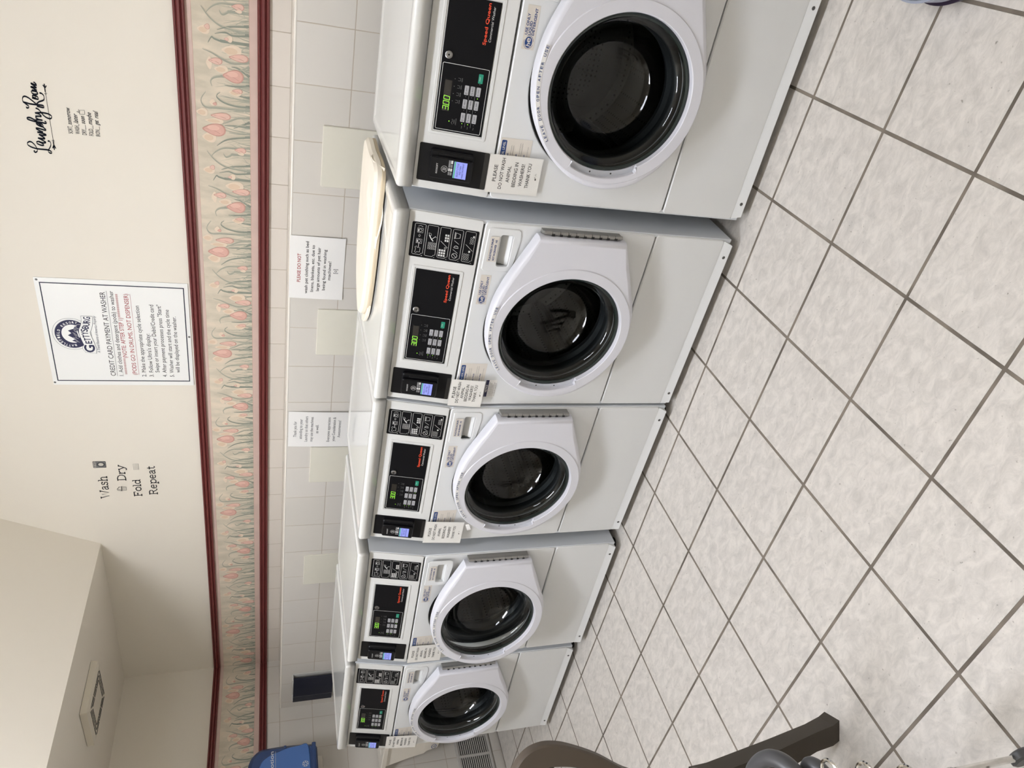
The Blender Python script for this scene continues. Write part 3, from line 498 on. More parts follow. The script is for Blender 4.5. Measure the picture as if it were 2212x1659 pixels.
for k in range(7): b.ribbon([(.06 + .006 * math.cos(k * .9), .085 + .006 * math.sin(k * .9)), (.06 + .016 * math.cos(k * .9), .085 + .016 * math.sin(k * .9))], .004, 0, k * 1e-5)
b.ribbon(circle(.06, .085, .017, 14), .0015, 0, 1e-4, closed=True); b.build('badge', INKW, t)

t = tag(empty('floor_register', (XL, .36, .07)), 'pale louvered wall register low on the left wall', 'register')
b = MB(); b.M = frame((0, 0, 0), (0, 1, 0), (0, 0, 1)); cols = [(-.235, -.122), (-.107, .005), (.02, .132), (.147, .235)]
hs = [rrect(c0, c1, .018, .214, .002, 1) for c0, c1 in cols]; b.plate(rrect(-.255, .255, 0, .232, .004), 0, .012, hs, .002); b.build('frame', REGW, t)
b = MB(); b.M = frame((0, 0, 0), (0, 1, 0), (0, 0, 1)); b.box(-.24, .24, .014, .218, .0005, .002); b.build('duct_opening', DARK, t)
b = MB(); b.M = frame((0, 0, 0), (0, 1, 0), (0, 0, 1))
for k in range(15): z = .0225 + k * .0131; b.box(-.236, .236, z, z + .0062, .004, .010)
b.build('louvers', REGW, t)

t = tag(empty('utility_sink', (-3.95, .6, .44)), 'cream plastic utility sink in the corner past the farthest washer', 'sink')
def loft(b, secs, m=0, cap=True):
    for k in range(len(secs) - 1):
        (x0, x1, y0, y1, z), (X0, X1, Y0, Y1, Z) = secs[k], secs[k + 1]; A = [(x0, y0, z), (x1, y0, z), (x1, y1, z), (x0, y1, z)]; B = [(X0, Y0, Z), (X1, Y0, Z), (X1, Y1, Z), (X0, Y1, Z)]
        b.add(A + B, [(i, (i + 1) % 4, 4 + (i + 1) % 4, 4 + i) for i in range(4)], m)
b = MB(); x = 3.95; y = .6; loft(b, [(-4.075 + x, -3.80 + x, .38 - y, .80 - y, 0), (-4.105 + x, -3.78 + x, .36 - y, .82 - y, .02), (-4.112 + x, -3.76 + x, .352 - y, .83 - y, .085), (-4.135 + x, -3.74 + x, .35 - y, .85 - y, .105), (-4.150 + x, -3.73 + x, .345 - y, .86 - y, .19), (-4.215 + x, -3.70 + x, .345 - y, .87 - y, .338)])
b.add([(-4.075 + x, .38 - y, 0), (-3.8 + x, .4 - y, 0), (-3.8 + x, .8 - y, 0), (-4.075 + x, .8 - y, 0)], [(0, 3, 2, 1)]); b.build('basin', TUB, t)
b = MB(); b.M = Matrix.Translation((x, -y, .335)); b.plate(rrect(-4.272, -3.66, .33, .877, .012), 0, .028, [rrect(-4.15, -3.72, .375, .83, .03)], .005); b.build('rim', TUB, t)
b = MB(); b.M = frame((-4.066 + x, .3515 - y, .048), (1, 0, 0), (0, 0, 1)); b.ribbon([(.024 * math.cos(a), .014 * math.sin(a)) for a in [2 * PI * i / 20 for i in range(20)]], .004, 0, .003, closed=True); b.text('he', -.009, -.006, .012, .018, .05, .2, 0, .003); b.build('logo_sticker', INKB, t)

# padded board lying on the second washer
t = tag(empty('padded_board', (-.75, .40, 1.1312)), 'cream cloth covered padded pressing board with folded corner, lying on the second nearest washer', 'pressing board')
ol = spline([(.305, -.17), (.31, .0), (.295, .15), (.1, .165), (-.08, .14), (-.19, .08), (-.26, -.015), (-.245, -.07), (-.17, -.13), (0, -.165), (.18, -.175)], 6, True)
b = MB(); b.plate(ol, .012, .034, ch=.009); b.build('pad', CLOTH, t)
b = MB(); b.plate([(q[0] * 1.01 - .004, q[1] * 1.02) for q in ol], .001, .014, ch=.004); b.build('hem', CLOTHH, t)
b = MB(); b.plate(spline([(-.16, -.08), (-.3, .0), (-.305, -.03), (-.24, -.10), (-.17, -.13)], 5, True), .001, .012, ch=.004); b.build('tip_fold', CLOTH, t)
b = MB(); g = []; nn = 10
for i in range(nn + 1):
    for j in range(5): u = i / nn; v_ = j / 4; g.append((.315 - .29 * u, -.17 + .13 * v_ * (1 - .7 * u) - .012 * math.sin(u * 3), .036 - .032 * (1 - v_) ** 2 + .006 * math.sin(u * 9 + v_ * 4)))
b.add(g, [(i * 5 + j, (i + 1) * 5 + j, (i + 1) * 5 + j + 1, i * 5 + j + 1) for i in range(nn) for j in range(4)], 0, True); b.build('folded_corner', CLOTH, t)

# ---------------- washers
W = .683; CX, CZ = .332, .568; CT = 1.0853; CB = .8725; CYT = .0453; SL = math.hypot(CYT, CT - CB)
FR = lambda y=0: frame((0, y, 0), (1, 0, 0), (0, 0, 1))
def CON(h=0):
    M = frame((0, 0, CB), (1, 0, 0), (0, CYT, CT - CB)); return M @ Matrix.Translation((0, 0, h))
def T(t): return (1 - t) * SL
def make_washer():
    w = empty('washing_machine')
    b = MB()
    for x0, x1 in ((0, .012), (W - .012, W)):
        b.M = frame((x0, 0, 0), (0, 1, 0), (0, 0, 1)); b.plate([(.006, .035), (.64, .035), (.64, 1.086), (CYT + .004, 1.086), (.006, CB)], 0, .012, ch=.001)
    b.M = Matrix(); b.box(.01, W - .01, .628, .64, .035, 1.086); b.box(.01, W - .01, .03, .64, .035, .04); b.build('cabinet', SIDEW, w)
    for x in (.06, W - .06):
        for y in (.06, .58):
            f = MB(); f.lathe([(.0, 0), (.022, 0), (.022, .01), (.01, .014), (.01, .04)], 16); f.build('foot', DARK, w, (x, y, 0))
    bm = bmesh.new(); bmesh.ops.create_cube(bm, size=1)
    for v in bm.verts: v.co = (-.001 + (v.co.x + .5) * (W + .002), .030 + (v.co.y + .5) * .615, 1.088 + (v.co.z + .5) * .043)
    bmesh.ops.bevel(bm, geom=[e for e in bm.edges if max(v.co.z for v in e.verts) > 1.12], offset=.011, segments=4, profile=.5, affect='EDGES')
    tf = [f for f in bm.faces if f.normal.z > .999 and f.calc_area() > .1]
    if tf:
        bmesh.ops.inset_region(bm, faces=tf, thickness=.03, depth=0); r = bmesh.ops.inset_region(bm, faces=tf, thickness=.012, depth=0)
        for v in tf[0].verts: v.co.z -= .004
    bm.verts.index_update(); b = MB(); b.bm(bm, 0, True); lid = b.build('worktop', LIDW, w); lid.modifiers.new('weighted', 'WEIGHTED_NORMAL')
    # sloped control console
    b = MB(); b.M = CON(); b.plate(rrect(.002, W - .002, .002, SL - .001, .006), -.02, 0, ch=.0015)
    dis = rrect(.167, .4985, T(.789), T(.1855), .001, 1); b.plate(rrect(.155, .5105, T(.845), T(.13), .006), 0, .0022, [rrect(.164, .5015, T(.80), T(.174), .001, 1)], .0016); con = b.build('console', CONW, w)
    # control display with keys
    b = MB(); b.M = CON(.0006); b.plate(dis, 0, .0012)
    z = .0016; b.ribbon(rrect(.1715, .339, T(.764), T(.207), .003), .0012, 1, z, closed=True)
    b.text('Speed Queen', .3965, T(.668), .0078, .0965, .045, 0, 3, z); b.text('Commercial Washer', .405, T(.724), .0062, .082, 0, .08, 1, z)
    b.rect(.220, .298, T(.343), T(.258), 2, z)
    for k, lb in enumerate(('WASH', 'RINSE', 'SPIN', 'DOOR')):
        x = .248 + k * .0185; b.disc(x, T(.372), .0009, m=4, z=z, n=8); b.ribbon([(x - .0035, T(.41)), (x - .003, T(.438)), (x + .003, T(.438)), (x + .0035, T(.41))], .0006, 4, z); b.text(lb, x, T(.462), .0022, .0095, .01, 0, 4, z, 'c')
    b.disc(.195, T(.365), .0014, m=5, z=z, n=10); b.ribbon([(.188, T(.41)), (.192, T(.395)), (.197, T(.41)), (.202, T(.4))], .0008, 4, z)
    for k, lb in enumerate(('INSERT', 'CARD/COIN')): b.text(lb, .196, T(.432 + k * .022), .0022, .011 + k * .006, .01, 0, 4, z, 'c')
    cols = (.2105, .2455, .2805); rows = (.526, .598, .670)
    for r in rows[:2]: b.rect(.186, .292, T(r + .0385), T(r + .0355), 4, z)
    for r, lb in zip(rows, ('Soil', 'Cycle', 'Temp')): b.text(lb, .1815, T(r + .006), .0024, .0065, 0, 0, 4, z)
    for i, r in enumerate(rows):
        for j, c in enumerate(cols): lit = (i < 2 and j == 0) or (i == 2 and j == 2); b.disc(c - .0165, T(r), .0012 if lit else .0008, m=5 if lit else 4, z=z, n=8)
    b.disc(.300, T(.674), .0009, m=4, z=z, n=8)
    dp = b.build('control_display', [BLACK, INKW, LEDD, ORANGE, INKG, LEDG], w)
    lab = [['LIGHT', 'MEDIUM', 'HEAVY'], ['NORMAL', 'PERM PRESS', 'DELICATE'], ['HOT', 'WARM', 'COLD']]
    for i, r in enumerate(rows):
        for j, c in enumerate(cols):
            k = MB(); k.M = CON(.0018); k.plate(rrect(c - .0118, c + .0118, T(r) - .0055, T(r) + .0055, .0015, 2), 0, .0009, ch=.0003); k.text(lab[i][j], c - .002, T(r) - .001, .0026, .012 if len(lab[i][j]) > 5 else .009, .02, 0, 1, .0011); k.ribbon(circle(c - .0078, T(r), .0022, 8) if i == 0 else [(c - .0098, T(r)), (c - .0055, T(r))] if i == 2 else [(c - .0098, T(r) - .002), (c - .0098, T(r) + .002), (c - .0055, T(r) + .002), (c - .0055, T(r) - .002)], .0009, 1, .0011); k.build('button', [KEYG, INKK], dp)
    k = MB(); k.M = CON(.0018); k.plate(rrect(.3025, .326, T(.675) - .006, T(.675) + .006, .0015, 2), 0, .0009, ch=.0003); k.text('START', .314, T(.675) + .0005, .0028, .011, .01, 0, 1, .0011, 'c'); k.build('start_button', [TEAL, INKW], dp)
    k = MB(); k.M = CON(.0024); seg = {'0': 'abcdef', '3': 'abcdg'}; H = (T(.262) - T(.34)) * .5
    for q, ch in enumerate('300'):
        x = .2235 + q * .0128; zc = T(.301); wd_ = .0088; S = {'a': [(0, 1), (1, 1)], 'b': [(1, 1), (1, 0)], 'c': [(1, 0), (1, -1)], 'd': [(0, -1), (1, -1)], 'e': [(0, 0), (0, -1)], 'f': [(0, 1), (0, 0)], 'g': [(0, 0), (1, 0)]}
        for c in seg[ch]: k.ribbon([(x + a * wd_ + .1 * e * H, zc + e * H * .9) for a, e in S[c]], .0012, 0, 0)
    k.disc(.2342, T(.338), .0009, z=0, n=8); k.build('digital_readout', LEDG, dp)
    k = MB(); k.M = CON(.0018) @ Matrix.Translation((.359, T(.262), 0)); k.lathe([(.0095, 0), (.0095, .004), (.0075, .005), (.006, .005), (.0055, .003), (.003, .003), (.003, .0045), (0, .0045)], 24); k.disc(0, 0, .0024, m=1, z=.0046, n=10); k.build('key_lock', [LOCKM, BLACK], dp)
    # five step picture card
    b = MB(); b.M = CON(.0004); b.plate(rrect(.5365, .6465, T(.956), T(.058), .004), 0, .0008); z = .0012; LW = .0009
    cells = [(.098, .242), (.269, .41), (.44, .577), (.608, .745), (.776, .918)]
    for n_, (t0, t1) in enumerate(cells): b.ribbon([(.5505, T(t1)), (.640, T(t1)), (.6425, T(t1) + .0025), (.6425, T(t0) - .0025), (.640, T(t0)), (.5465, T(t0)), (.5445, T(t0) - .003), (.5445, T(t1) + .008), (.5490, T(t1) + .005)], LW, 1, z, closed=True); b.text(str(n_ + 1), .5415, T(t1) + .001, .003, .0018, .01, 0, 1, z)
    def wash(x, t, s=.0085): b.ribbon([(x - s * .8, T(t) - s), (x + s * .8, T(t) - s), (x + s * .8, T(t) + s * .9), (x - s * .8, T(t) + s * .9)], LW, 1, z, closed=True); b.ribbon(circle(x, T(t) - .001, s * .5, 12), LW, 1, z, closed=True); b.rect(x - s * .6, x + s * .5, T(t) + s * .45, T(t) + s * .7, 1, z)
    wash(.588, .172); wash(.622, .172); b.ribbon([(.634, T(.14)), (.637, T(.172)), (.634, T(.205))], LW, 1, z)
    b.ribbon([(.553, T(.20)), (.553, T(.16)), (.549, T(.15)), (.552, T(.13)), (.557, T(.14)), (.563, T(.14)), (.568, T(.13)), (.571, T(.15)), (.567, T(.16)), (.567, T(.20))], LW, 1, z, closed=True); b.ribbon([(.568, T(.175)), (.584, T(.175))], .0013, 1, z); b.ribbon([(.601, T(.165)), (.605, T(.165)), (.605, T(.155)), (.610, T(.171)), (.605, T(.187)), (.605, T(.177)), (.601, T(.177))], LW * .7, 1, z, closed=True)
    b.ribbon([(.568, T(.30)), (.589, T(.30)), (.589, T(.40)), (.568, T(.40))], LW, 1, z, closed=True); b.ribbon([(.568, T(.35)), (.589, T(.35))], LW, 1, z); b.ribbon([(.5785, T(.30)), (.5785, T(.40))], LW, 1, z)
    for q in ((.573, .325), (.584, .325), (.573, .375), (.584, .375)): b.ribbon(circle(q[0], T(q[1]), .0028, 6), LW, 1, z, closed=True)
    b.ribbon([(.594, T(.36)), (.601, T(.33)), (.612, T(.30))], .0028, 1, z); b.ribbon([(.600, T(.34)), (.610, T(.385)), (.607, T(.395))], .0016, 1, z); b.ribbon([(.610, T(.305)), (.619, T(.29)), (.617, T(.32)), (.612, T(.33))], LW, 1, z, closed=True)
    for i in range(3):
        for j in range(3): b.rect(.5495 + i * .0085, .5555 + i * .0085, T(.478 + j * .032), T(.454 + j * .032), 1, z)
        for j in range(2): b.rect(.599 + i * .0085, .605 + i * .0085, T(.534 + j * .03), T(.512 + j * .03), 1, z)
    b.ribbon(circle(.578, T(.535), .003, 8), LW, 1, z, closed=True); b.ribbon([(.580, T(.565)), (.599, T(.46))], LW, 1, z)
    b.ribbon(circle(.5585, T(.672), .0078, 18), LW * 1.2, 1, z, closed=True); b.ribbon([(.553, T(.70)), (.564, T(.645))], LW * 1.2, 1, z); b.ribbon([(.568, T(.71)), (.578, T(.64))], LW, 1, z); b.ribbon([(.584, T(.71)), (.584, T(.645)), (.589, T(.655)), (.591, T(.678)), (.589, T(.70))], .0015, 1, z, closed=True); b.ribbon([(.597, T(.71)), (.607, T(.64))], LW, 1, z); b.ribbon([(.614, T(.65)), (.617, T(.71)), (.629, T(.71)), (.632, T(.65))], .0014, 1, z, closed=True); b.ribbon([(.612, T(.638)), (.634, T(.638))], .0014, 1, z)
    for i in range(3):
        for j in range(3): b.ribbon(rrect(.5495 + i * .0078, .5555 + i * .0078, T(.812 + j * .028), T(.792 + j * .028), .0015, 1), .0006, 1, z, closed=True)
        for j in range(2): b.ribbon(rrect(.604 + i * .0078, .610 + i * .0078, T(.872 + j * .028), T(.852 + j * .028), .0015, 1), .0006, 1, z, closed=True)
    b.rect(.576, .582, T(.875), T(.852), 1, z); b.rect(.6245, .6305, T(.905), T(.882), 1, z); b.ribbon([(.582, T(.905)), (.601, T(.80))], LW, 1, z)
    b.build('instruction_card', [BLACK, INKW], w)
    # card reader
    b = MB(); b.M = CON(.0004); b.plate(rrect(.0235, .1275, T(.936), T(.048), .004), 0, .0015, ch=.0005); cr = b.build('card_reader', BLACKG, w)
    b = MB(); b.M = CON(.0015); b.plate(rrect(.040, .118, T(.745), T(.19), .008), 0, .016, ch=.004); b.plate(rrect(.043, .103, T(.735), T(.20), .006), .012, .027, ch=.003); b.box(.105, .112, T(.62), T(.30), .014, .0175, 0, .001)
    z = .0275; b.text('KIOSOFT', .058, T(.30), .0042, .028, .02, 0, 1, z); b.ribbon(circle(.073, T(.385), .0085, 20), .0008, 1, z, closed=True)
    for k in range(3): b.ribbon([(.069 + k * .003, T(.41)), (.071 + k * .003, T(.385)), (.069 + k * .003, T(.36))], .001, 1, z)
    for x0, x1, t0, t1 in ((.058, .067, .435, .455), (.058, .067, .46, .485), (.069, .077, .435, .455), (.069, .077, .46, .485), (.079, .099, .432, .455), (.079, .088, .46, .485), (.09, .099, .46, .485)): b.rect(x0, x1, T(t1), T(t0), 1 if (x0 + t0 * .1) % .003 < .0017 else 2, z)
    b.build('reader_body', [BLACKG, INKW, INKG], cr)
    b = MB(); b.M = CON(.0288); b.plate(rrect(.050, .100, T(.675), T(.49), .002), 0, .001, m=0); b.rect(.0525, .0985, T(.665), T(.50), 1, .0013); b.rect(.0525, .0985, T(.522), T(.505), 2, .0016)
    for k, (s_, wd_) in enumerate((('SELECT CYCLE', .038), ('AND THEN', .025), ('MAKE PAYMENT', .041))): b.text(s_, .0755, T(.562 + k * .033), .0046, wd_, 0, 0, 3, .0016, 'c')
    b.build('screen', [BLACK, LCD, LCDG, LCDT], cr)
    # front panel with porthole and drawer opening
    dr = [(.527, .762), (.622, .752), (.640, .7525), (.658, .756), (.664, .764), (.665, .848), (.660, .856), (.530, .858), (.524, .852), (.522, .768)]
    pk = rrect(.541, .643, .777, .814, .006)
    b = MB(); b.M = FR(); b.plate(rrect(.003, W - .003, .3125, .868, .013), -.018, 0, [circle(CX, CZ, .243, 72), pk], .003); b.build('front_panel', FRONTW, w)
    b = MB(); b.M = FR(); b.plate(rrect(.003, W - .003, .060, .3075, .010), -.015, 0, ch=.003)
    b.add([(.006, .062, -.001), (W - .006, .062, -.001), (W - .006 - .01, .033, .009), (.016, .033, .009), (.006, .062, -.02), (W - .006, .062, -.02), (W - .016, .033, -.02), (.016, .033, -.02)], [(3, 2, 1, 0), (7, 3, 0, 4), (2, 6, 5, 1), (3, 7, 6, 2)]); kp = b.build('kick_panel', FRONTW, w)
    for x in (.057, .622):
        k = MB(); k.M = FR(-.0055) @ Matrix.Translation((x, .046, 0)); k.lathe([(0, .0025), (.003, .0022), (.0055, 0)], 12); k.build('screw', SCREW, kp)
    # detergent drawer
    b = MB(); b.M = FR(); b.plate([(x, z_) for x, z_ in dr], .0, .003, [pk], .002)
    dep = lambda z_: -.004 - .026 * (z_ - .777) / .037
    b.add([(x, z_, h if h > 0 else dep(z_)) for h in (.002, -.03) for x, z_ in pk], [(i, (i + 1) % len(pk), len(pk) + (i + 1) % len(pk), len(pk) + i) for i in range(len(pk))], 0, True); b.add([(x, z_, dep(z_)) for x, z_ in pk], [tuple(range(len(pk)))]); dw = b.build('detergent_drawer', FRONTW, w)
    b = MB(); b.M = FR(-.005); b.rect(.556, .638, .820, .8465, 0, 0); b.text('PLACE PODS IN DRUM,', .560, .836, .0062, .072, .04, .1, 1, .0003); b.text('NOT IN DRAWER', .560, .8245, .0062, .052, .04, .1, 1, .0003); b.text('HE', .618, .8245, .0062, .01, .03, .1, 1, .0003); b.build('pods_sticker', [BEIGE, INKB], dw)
    # stickers on the front
    b = MB(); b.M = FR(-.0006); b.rect(.404, .508, .820, .853, 0); x = .4215; b.disc(x, .8365, .0135, .0098, 1, .0003, 24); b.ribbon([(x + .0158 * math.cos(a), .8365 + .0125 * math.sin(a)) for a in [R(70 + q * 14) for q in range(14)]], .0009, 1, .0003); b.ribbon([(x + .0158 * math.cos(a), .8365 + .0125 * math.sin(a)) for a in [R(-80 + q * 10) for q in range(12)]], .0009, 1, .0003)
    b.text('h', x - .0095, .8310, .0115, .0075, .03, .1, 0, .0006); b.text('e', x - .0005, .8320, .0135, .0105, .03, .1, 0, .0006)
    for k, (s_, x1) in enumerate((('USE ONLY', .488), ('LIQUID', .471), ('DETERGENT', .5015))): b.text(s_, .439, .8432 - k * .0088, .0066, x1 - .439, .05, 0, 1, .0003)
    b.build('detergent_sticker', [BEIGE, INKB], w)
    b = MB(); b.M = FR(-.0006); b.rect(.075, .1765, .772, .862, 0); b.plate(rrect(.078, .170, .845, .8595, .003), .0001, .0003, m=1); b.text('SELECT A SOIL LEVEL', .082, .849, .0065, .084, .03, .05, 2, .0006)
    for k, (s_, z_) in enumerate((('Medium Wash', .836), ('Light Wash', .811), ('Standard Wash', .788))):
        b.text(s_, .100, z_, .0048, .035, .03, 0, 1, .0003)
        for q in range(2 if k < 2 else 1): b.text('for use on washables with general soil and grime,', .100, z_ - .0072 - q * .006, .0026, .058 + .008 * (k == 1), 0, 0, 3, .0003)
    b.build('soil_level_sticker', [BEIGE, INKB, INKW, INKG], w)
    # drum and seal
    b = MB(); b.M = FR() @ Matrix.Translation((CX, CZ, 0)); b.lathe([(.2432, -.001), (.241, -.016), (.208, -.018), (.202, -.004), (.196, -.002), (.188, -.004), (.184, -.008), (.181, -.02), (.186, -.035), (.178, -.05), (.182, -.07), (.200, -.085), (.245, -.1)], 64); b.build('door_seal', RUBBER, w)
    b = MB(); b.M = FR() @ Matrix.Translation((CX, CZ, 0)); b.lathe([(.215, -.1), (.245, -.11), (.248, -.3), (.248, -.46), (.22, -.48), (.1, -.465), (0, -.46)], 64)
    for a in (90, 210, 330):
        c, s_ = math.cos(R(a)), math.sin(R(a)); b.box(0, 0, 0, 0, 0, 0) if False else None
        b.add([((r * c - o * s_), (r * s_ + o * c), h) for h in (-.13, -.45) for r, o in ((.246, -.04), (.205, -.012), (.205, .012), (.246, .04))], [(0, 1, 5, 4), (1, 2, 6, 5), (2, 3, 7, 6), (0, 3, 2, 1)], 0, True)
    b.build('drum', DRUMM, w)
    # hinge
    b = MB(); b.M = FR(); b.box(.663, .676, .4405, .697, 0, .022, 0, .001); b.box(.669, .678, .4405, .697, .020, .030, 0, .001)
    for k in range(10): z_ = .4415 + k * .0256; b.M = FR() @ frame((.6735, z_, .028), (1, 0, 0), (0, 0, 1)) @ Matrix.Rotation(R(0), 4, 'X'); b.M = Matrix.Translation((.6735, -.028, z_)); b.lathe([(0, 0), (.0062, 0), (.0062, .0236), (0, .0236)], 12)
    b.M = FR()
    for k in range(9): z_ = .459 + k * .0256; b.box(.6672, .6735, z_, z_ + .0085, .029, .0355, 1)
    b.build('hinge', [HINGE, DARK], w)
    # door, turning on the hinge pin
    HX, HY = .672, -.024; D0 = frame((-HX, -HY, 0), (1, 0, 0), (0, 0, 1))
    oc = spline([(.600, .745), (.535, .775), (.48, .797), (.42, .812), (.345, .817), (.27, .803), (.20, .768), (.14, .718), (.095, .652), (.074, .572), (.084, .49), (.115, .43), (.17, .377), (.25, .338), (.34, .323), (.42, .331), (.50, .360), (.588, .396)], 5)
    ol = [(.666, .712)] + oc + [(.664, .428)]
    th = R(27.5); inner = []
    for i in range(96):
        a = 2 * PI * i / 96; d = abs((a - PI + PI) % (2 * PI) - PI); inner.append((CX + (.222 if d < th else .2065) * math.cos(a), CZ + (.222 if d < th else .2065) * math.sin(a)))
    b = MB(); b.M = D0; b.plate(ol, .016, .050, [inner], .0)
    b.v = b.v[:]; b = MB(); b.M = D0
    def shrink(P, d):
        n = len(P); r = []
        for i in range(n):
            a, q, c = Vector(P[i - 1]), Vector(P[i]), Vector(P[(i + 1) % n]); t_ = (c - a).normalized(); nn = Vector((-t_.y, t_.x)); r.append(tuple(q + nn * d))
        return r
    sgn = 1 if sum(ol[i - 1][0] * ol[i][1] - ol[i][0] * ol[i - 1][1] for i in range(len(ol))) > 0 else -1
    n = len(ol); rings = [(shrink(ol, sgn * .004), .014), (ol, .018), (ol, .040), (shrink(ol, sgn * .003), .047), (shrink(ol, sgn * .008), .0515), (shrink(ol, sgn * .015), .053)]
    vs = [(p[0], p[1], h) for r_, h in rings for p in r_]; fs = [(r_ * n + i, r_ * n + (i + 1) % n, (r_ + 1) * n + (i + 1) % n, (r_ + 1) * n + i) for r_ in range(5) for i in range(n)]
    if sgn < 0: fs = [f[::-1] for f in fs]
    b.add(vs, fs, 0, True); b.plate(rings[-1][0], .05, .053, [inner]); b.plate(rings[0][0], .008, .014, [circle(CX, CZ, .199, 72)])
    # raised ring about the glass and the conical inside of the rim
    ring_o = circle(CX, CZ, .240, 96); b.plate(ring_o, .052, .0555, [inner], .0022)
    k = len(inner); deep = [(CX + (.2035) * math.cos(2 * PI * i / 96), CZ + .2035 * math.sin(2 * PI * i / 96)) for i in range(96)]
    b.add([(p[0], p[1], .053) for p in inner] + [(CX + (p[0] - CX) * .995, CZ + (p[1] - CZ) * .995, .040) for p in inner] + [(p[0], p[1], .036 if True else 0) for p in deep] + [(CX + (p[0] - CX) * .99, CZ + (p[1] - CZ) * .99, .022) for p in deep],
          [(r_ * 96 + i, (r_ + 1) * 96 + i, (r_ + 1) * 96 + (i + 1) % 96, r_ * 96 + (i + 1) % 96) for r_ in range(3) for i in range(96)], 0, True)
    door = b.build('door', DOORW, w, (HX, HY, 0))
    bk = MB(); bk.M = D0; bk.plate(circle(CX, CZ, .232, 72), -.002, .0145, [circle(CX, CZ, .2035, 72)]); bk.build('door_back', BACKG, door)
    b = MB(); b.M = D0 @ Matrix.Translation((CX, CZ, 0)); b.lathe([(.222, .041), (.2055, .041)], 24, 0, False, a0=PI - th, a1=PI + th)
    for a in (-.07, .07): b.M = D0 @ Matrix.Translation((CX + .2135 * math.cos(PI + a * 2.2), CZ + .2135 * math.sin(PI + a * 2.2), .0412)); b.disc(0, 0, .0026, m=1, n=10)
    for s_ in (-1, 1):
        a = PI + s_ * (th + .01); c, s2_ = math.cos(a), math.sin(a); b.M = D0 @ Matrix.Translation((CX, CZ, 0)); P = lambda r_, o, h: (r_ * c - o * s2_, r_ * s2_ + o * c, h)
        b.add([P(.207, -.004, .053), P(.248, 0, .0545), P(.207, .004, .053), P(.209, 0, .0572)], [(0, 1, 3), (1, 2, 3), (0, 3, 2)], 2)
    b.build('door_grip', [mat('grey_grip_recess', srgb(190, 193, 200), .4), DARK, DOORW], door)
    b = MB(); b.M = D0 @ Matrix.Translation((CX, CZ, 0)); b.lathe([(.2045, .0395), (.199, .041), (.1945, .038), (.1935, .030), (.1945, .022), (.1995, .010)], 96); b.build('glass_edge', RIMBLK, door)
    b = MB(); b.M = D0 @ Matrix.Translation((CX, CZ, 0)); b.lathe([(.1945, .036), (.189, .031), (.180, .026), (.172, .016), (.167, 0), (.158, -.03), (.142, -.062), (.12, -.082), (.09, -.094), (.045, -.10), (0, -.101)], 96)
    b.build('glass_bowl', GLASS, door)
    b = MB(); b.M = D0 @ Matrix.Translation((0, 0, .0562)); arc = [q for q in shrink(oc, sgn * .0095)]; L = [0]
    for i in range(1, len(arc)): L.append(L[-1] + (Vector(arc[i]) - Vector(arc[i - 1])).length)
    def at(s_):
        for i in range(1, len(arc)):
            if L[i] >= s_: f = (s_ - L[i - 1]) / (L[i] - L[i - 1]); p = Vector(arc[i - 1]).lerp(Vector(arc[i]), f); t_ = (Vector(arc[i]) - Vector(arc[i - 1])).normalized(); return p, t_
        return Vector(arc[-1]), Vector((1, 0))
    sE = next(L[i] for i in range(len(arc)) if arc[i][0] < .440); sS = next(L[i] for i in range(len(arc)) if arc[i][0] < .205); txt = 'LEAVE DOOR OPEN AFTER USE'
    strip = [at(sE + (sS - sE) * i / 24)[0] for i in range(25)]; b.ribbon([tuple(p) for p in strip], .0115, 0, 0)
    for i, ch in enumerate(txt):
        if ch == ' ': continue
        p, t_ = at(sS + (sE - sS) * (i + .5) / len(txt)); t_ = -t_; nn = Vector((-t_.y, t_.x)); q = p - nn * .0036 - t_ * .0035; b.text(ch, q.x, q.y, .0072, .0066 if ch != 'I' else .002, .03, 0, 1, .0005, 'l', math.atan2(t_.y, t_.x))
    b.build('door_sticker', [PAPER, INKB], door)
    return w
proto = make_washer()
WASH = [(-.4120, -.0041, 1.1, 0, 'nearest white front loading washer, cut off by the picture edge'),
        (-1.1564, 0, -1.52, .4, 'white front loading washer with the cream padded board lying on top'),
        (-1.8462, .0103, -1.45, .4, 'middle washer of the row, the third from the nearest, with a torn door sticker end'),
        (-2.5837, -.0271, .95, 5.5, 'white front loading washer second from the far end, its round door standing ajar'),
        (-3.3430, -.0061, .85, 1.2, 'farthest white front loading washer, beside the utility sink in the corner')]
NT = [('first', 'nearest washer, below its lit card reader', .0), ('second', 'washer with the padded board', .012), ('third', 'middle washer of the row', .014), ('fourth', 'washer whose door stands ajar', .004), ('fifth', 'farthest washer by the sink', .016)]
PNL = [((.023, .131), (.7325, .888)), ((.006, .117), (.772, .886)), ((.008, .127), (.737, .886)), ((.008, .124), (.725, .872)), ((.024, .130), (.748, .900))]
def child(o, n): return next(c for c in o.children if c.name.split('.')[0] == n)
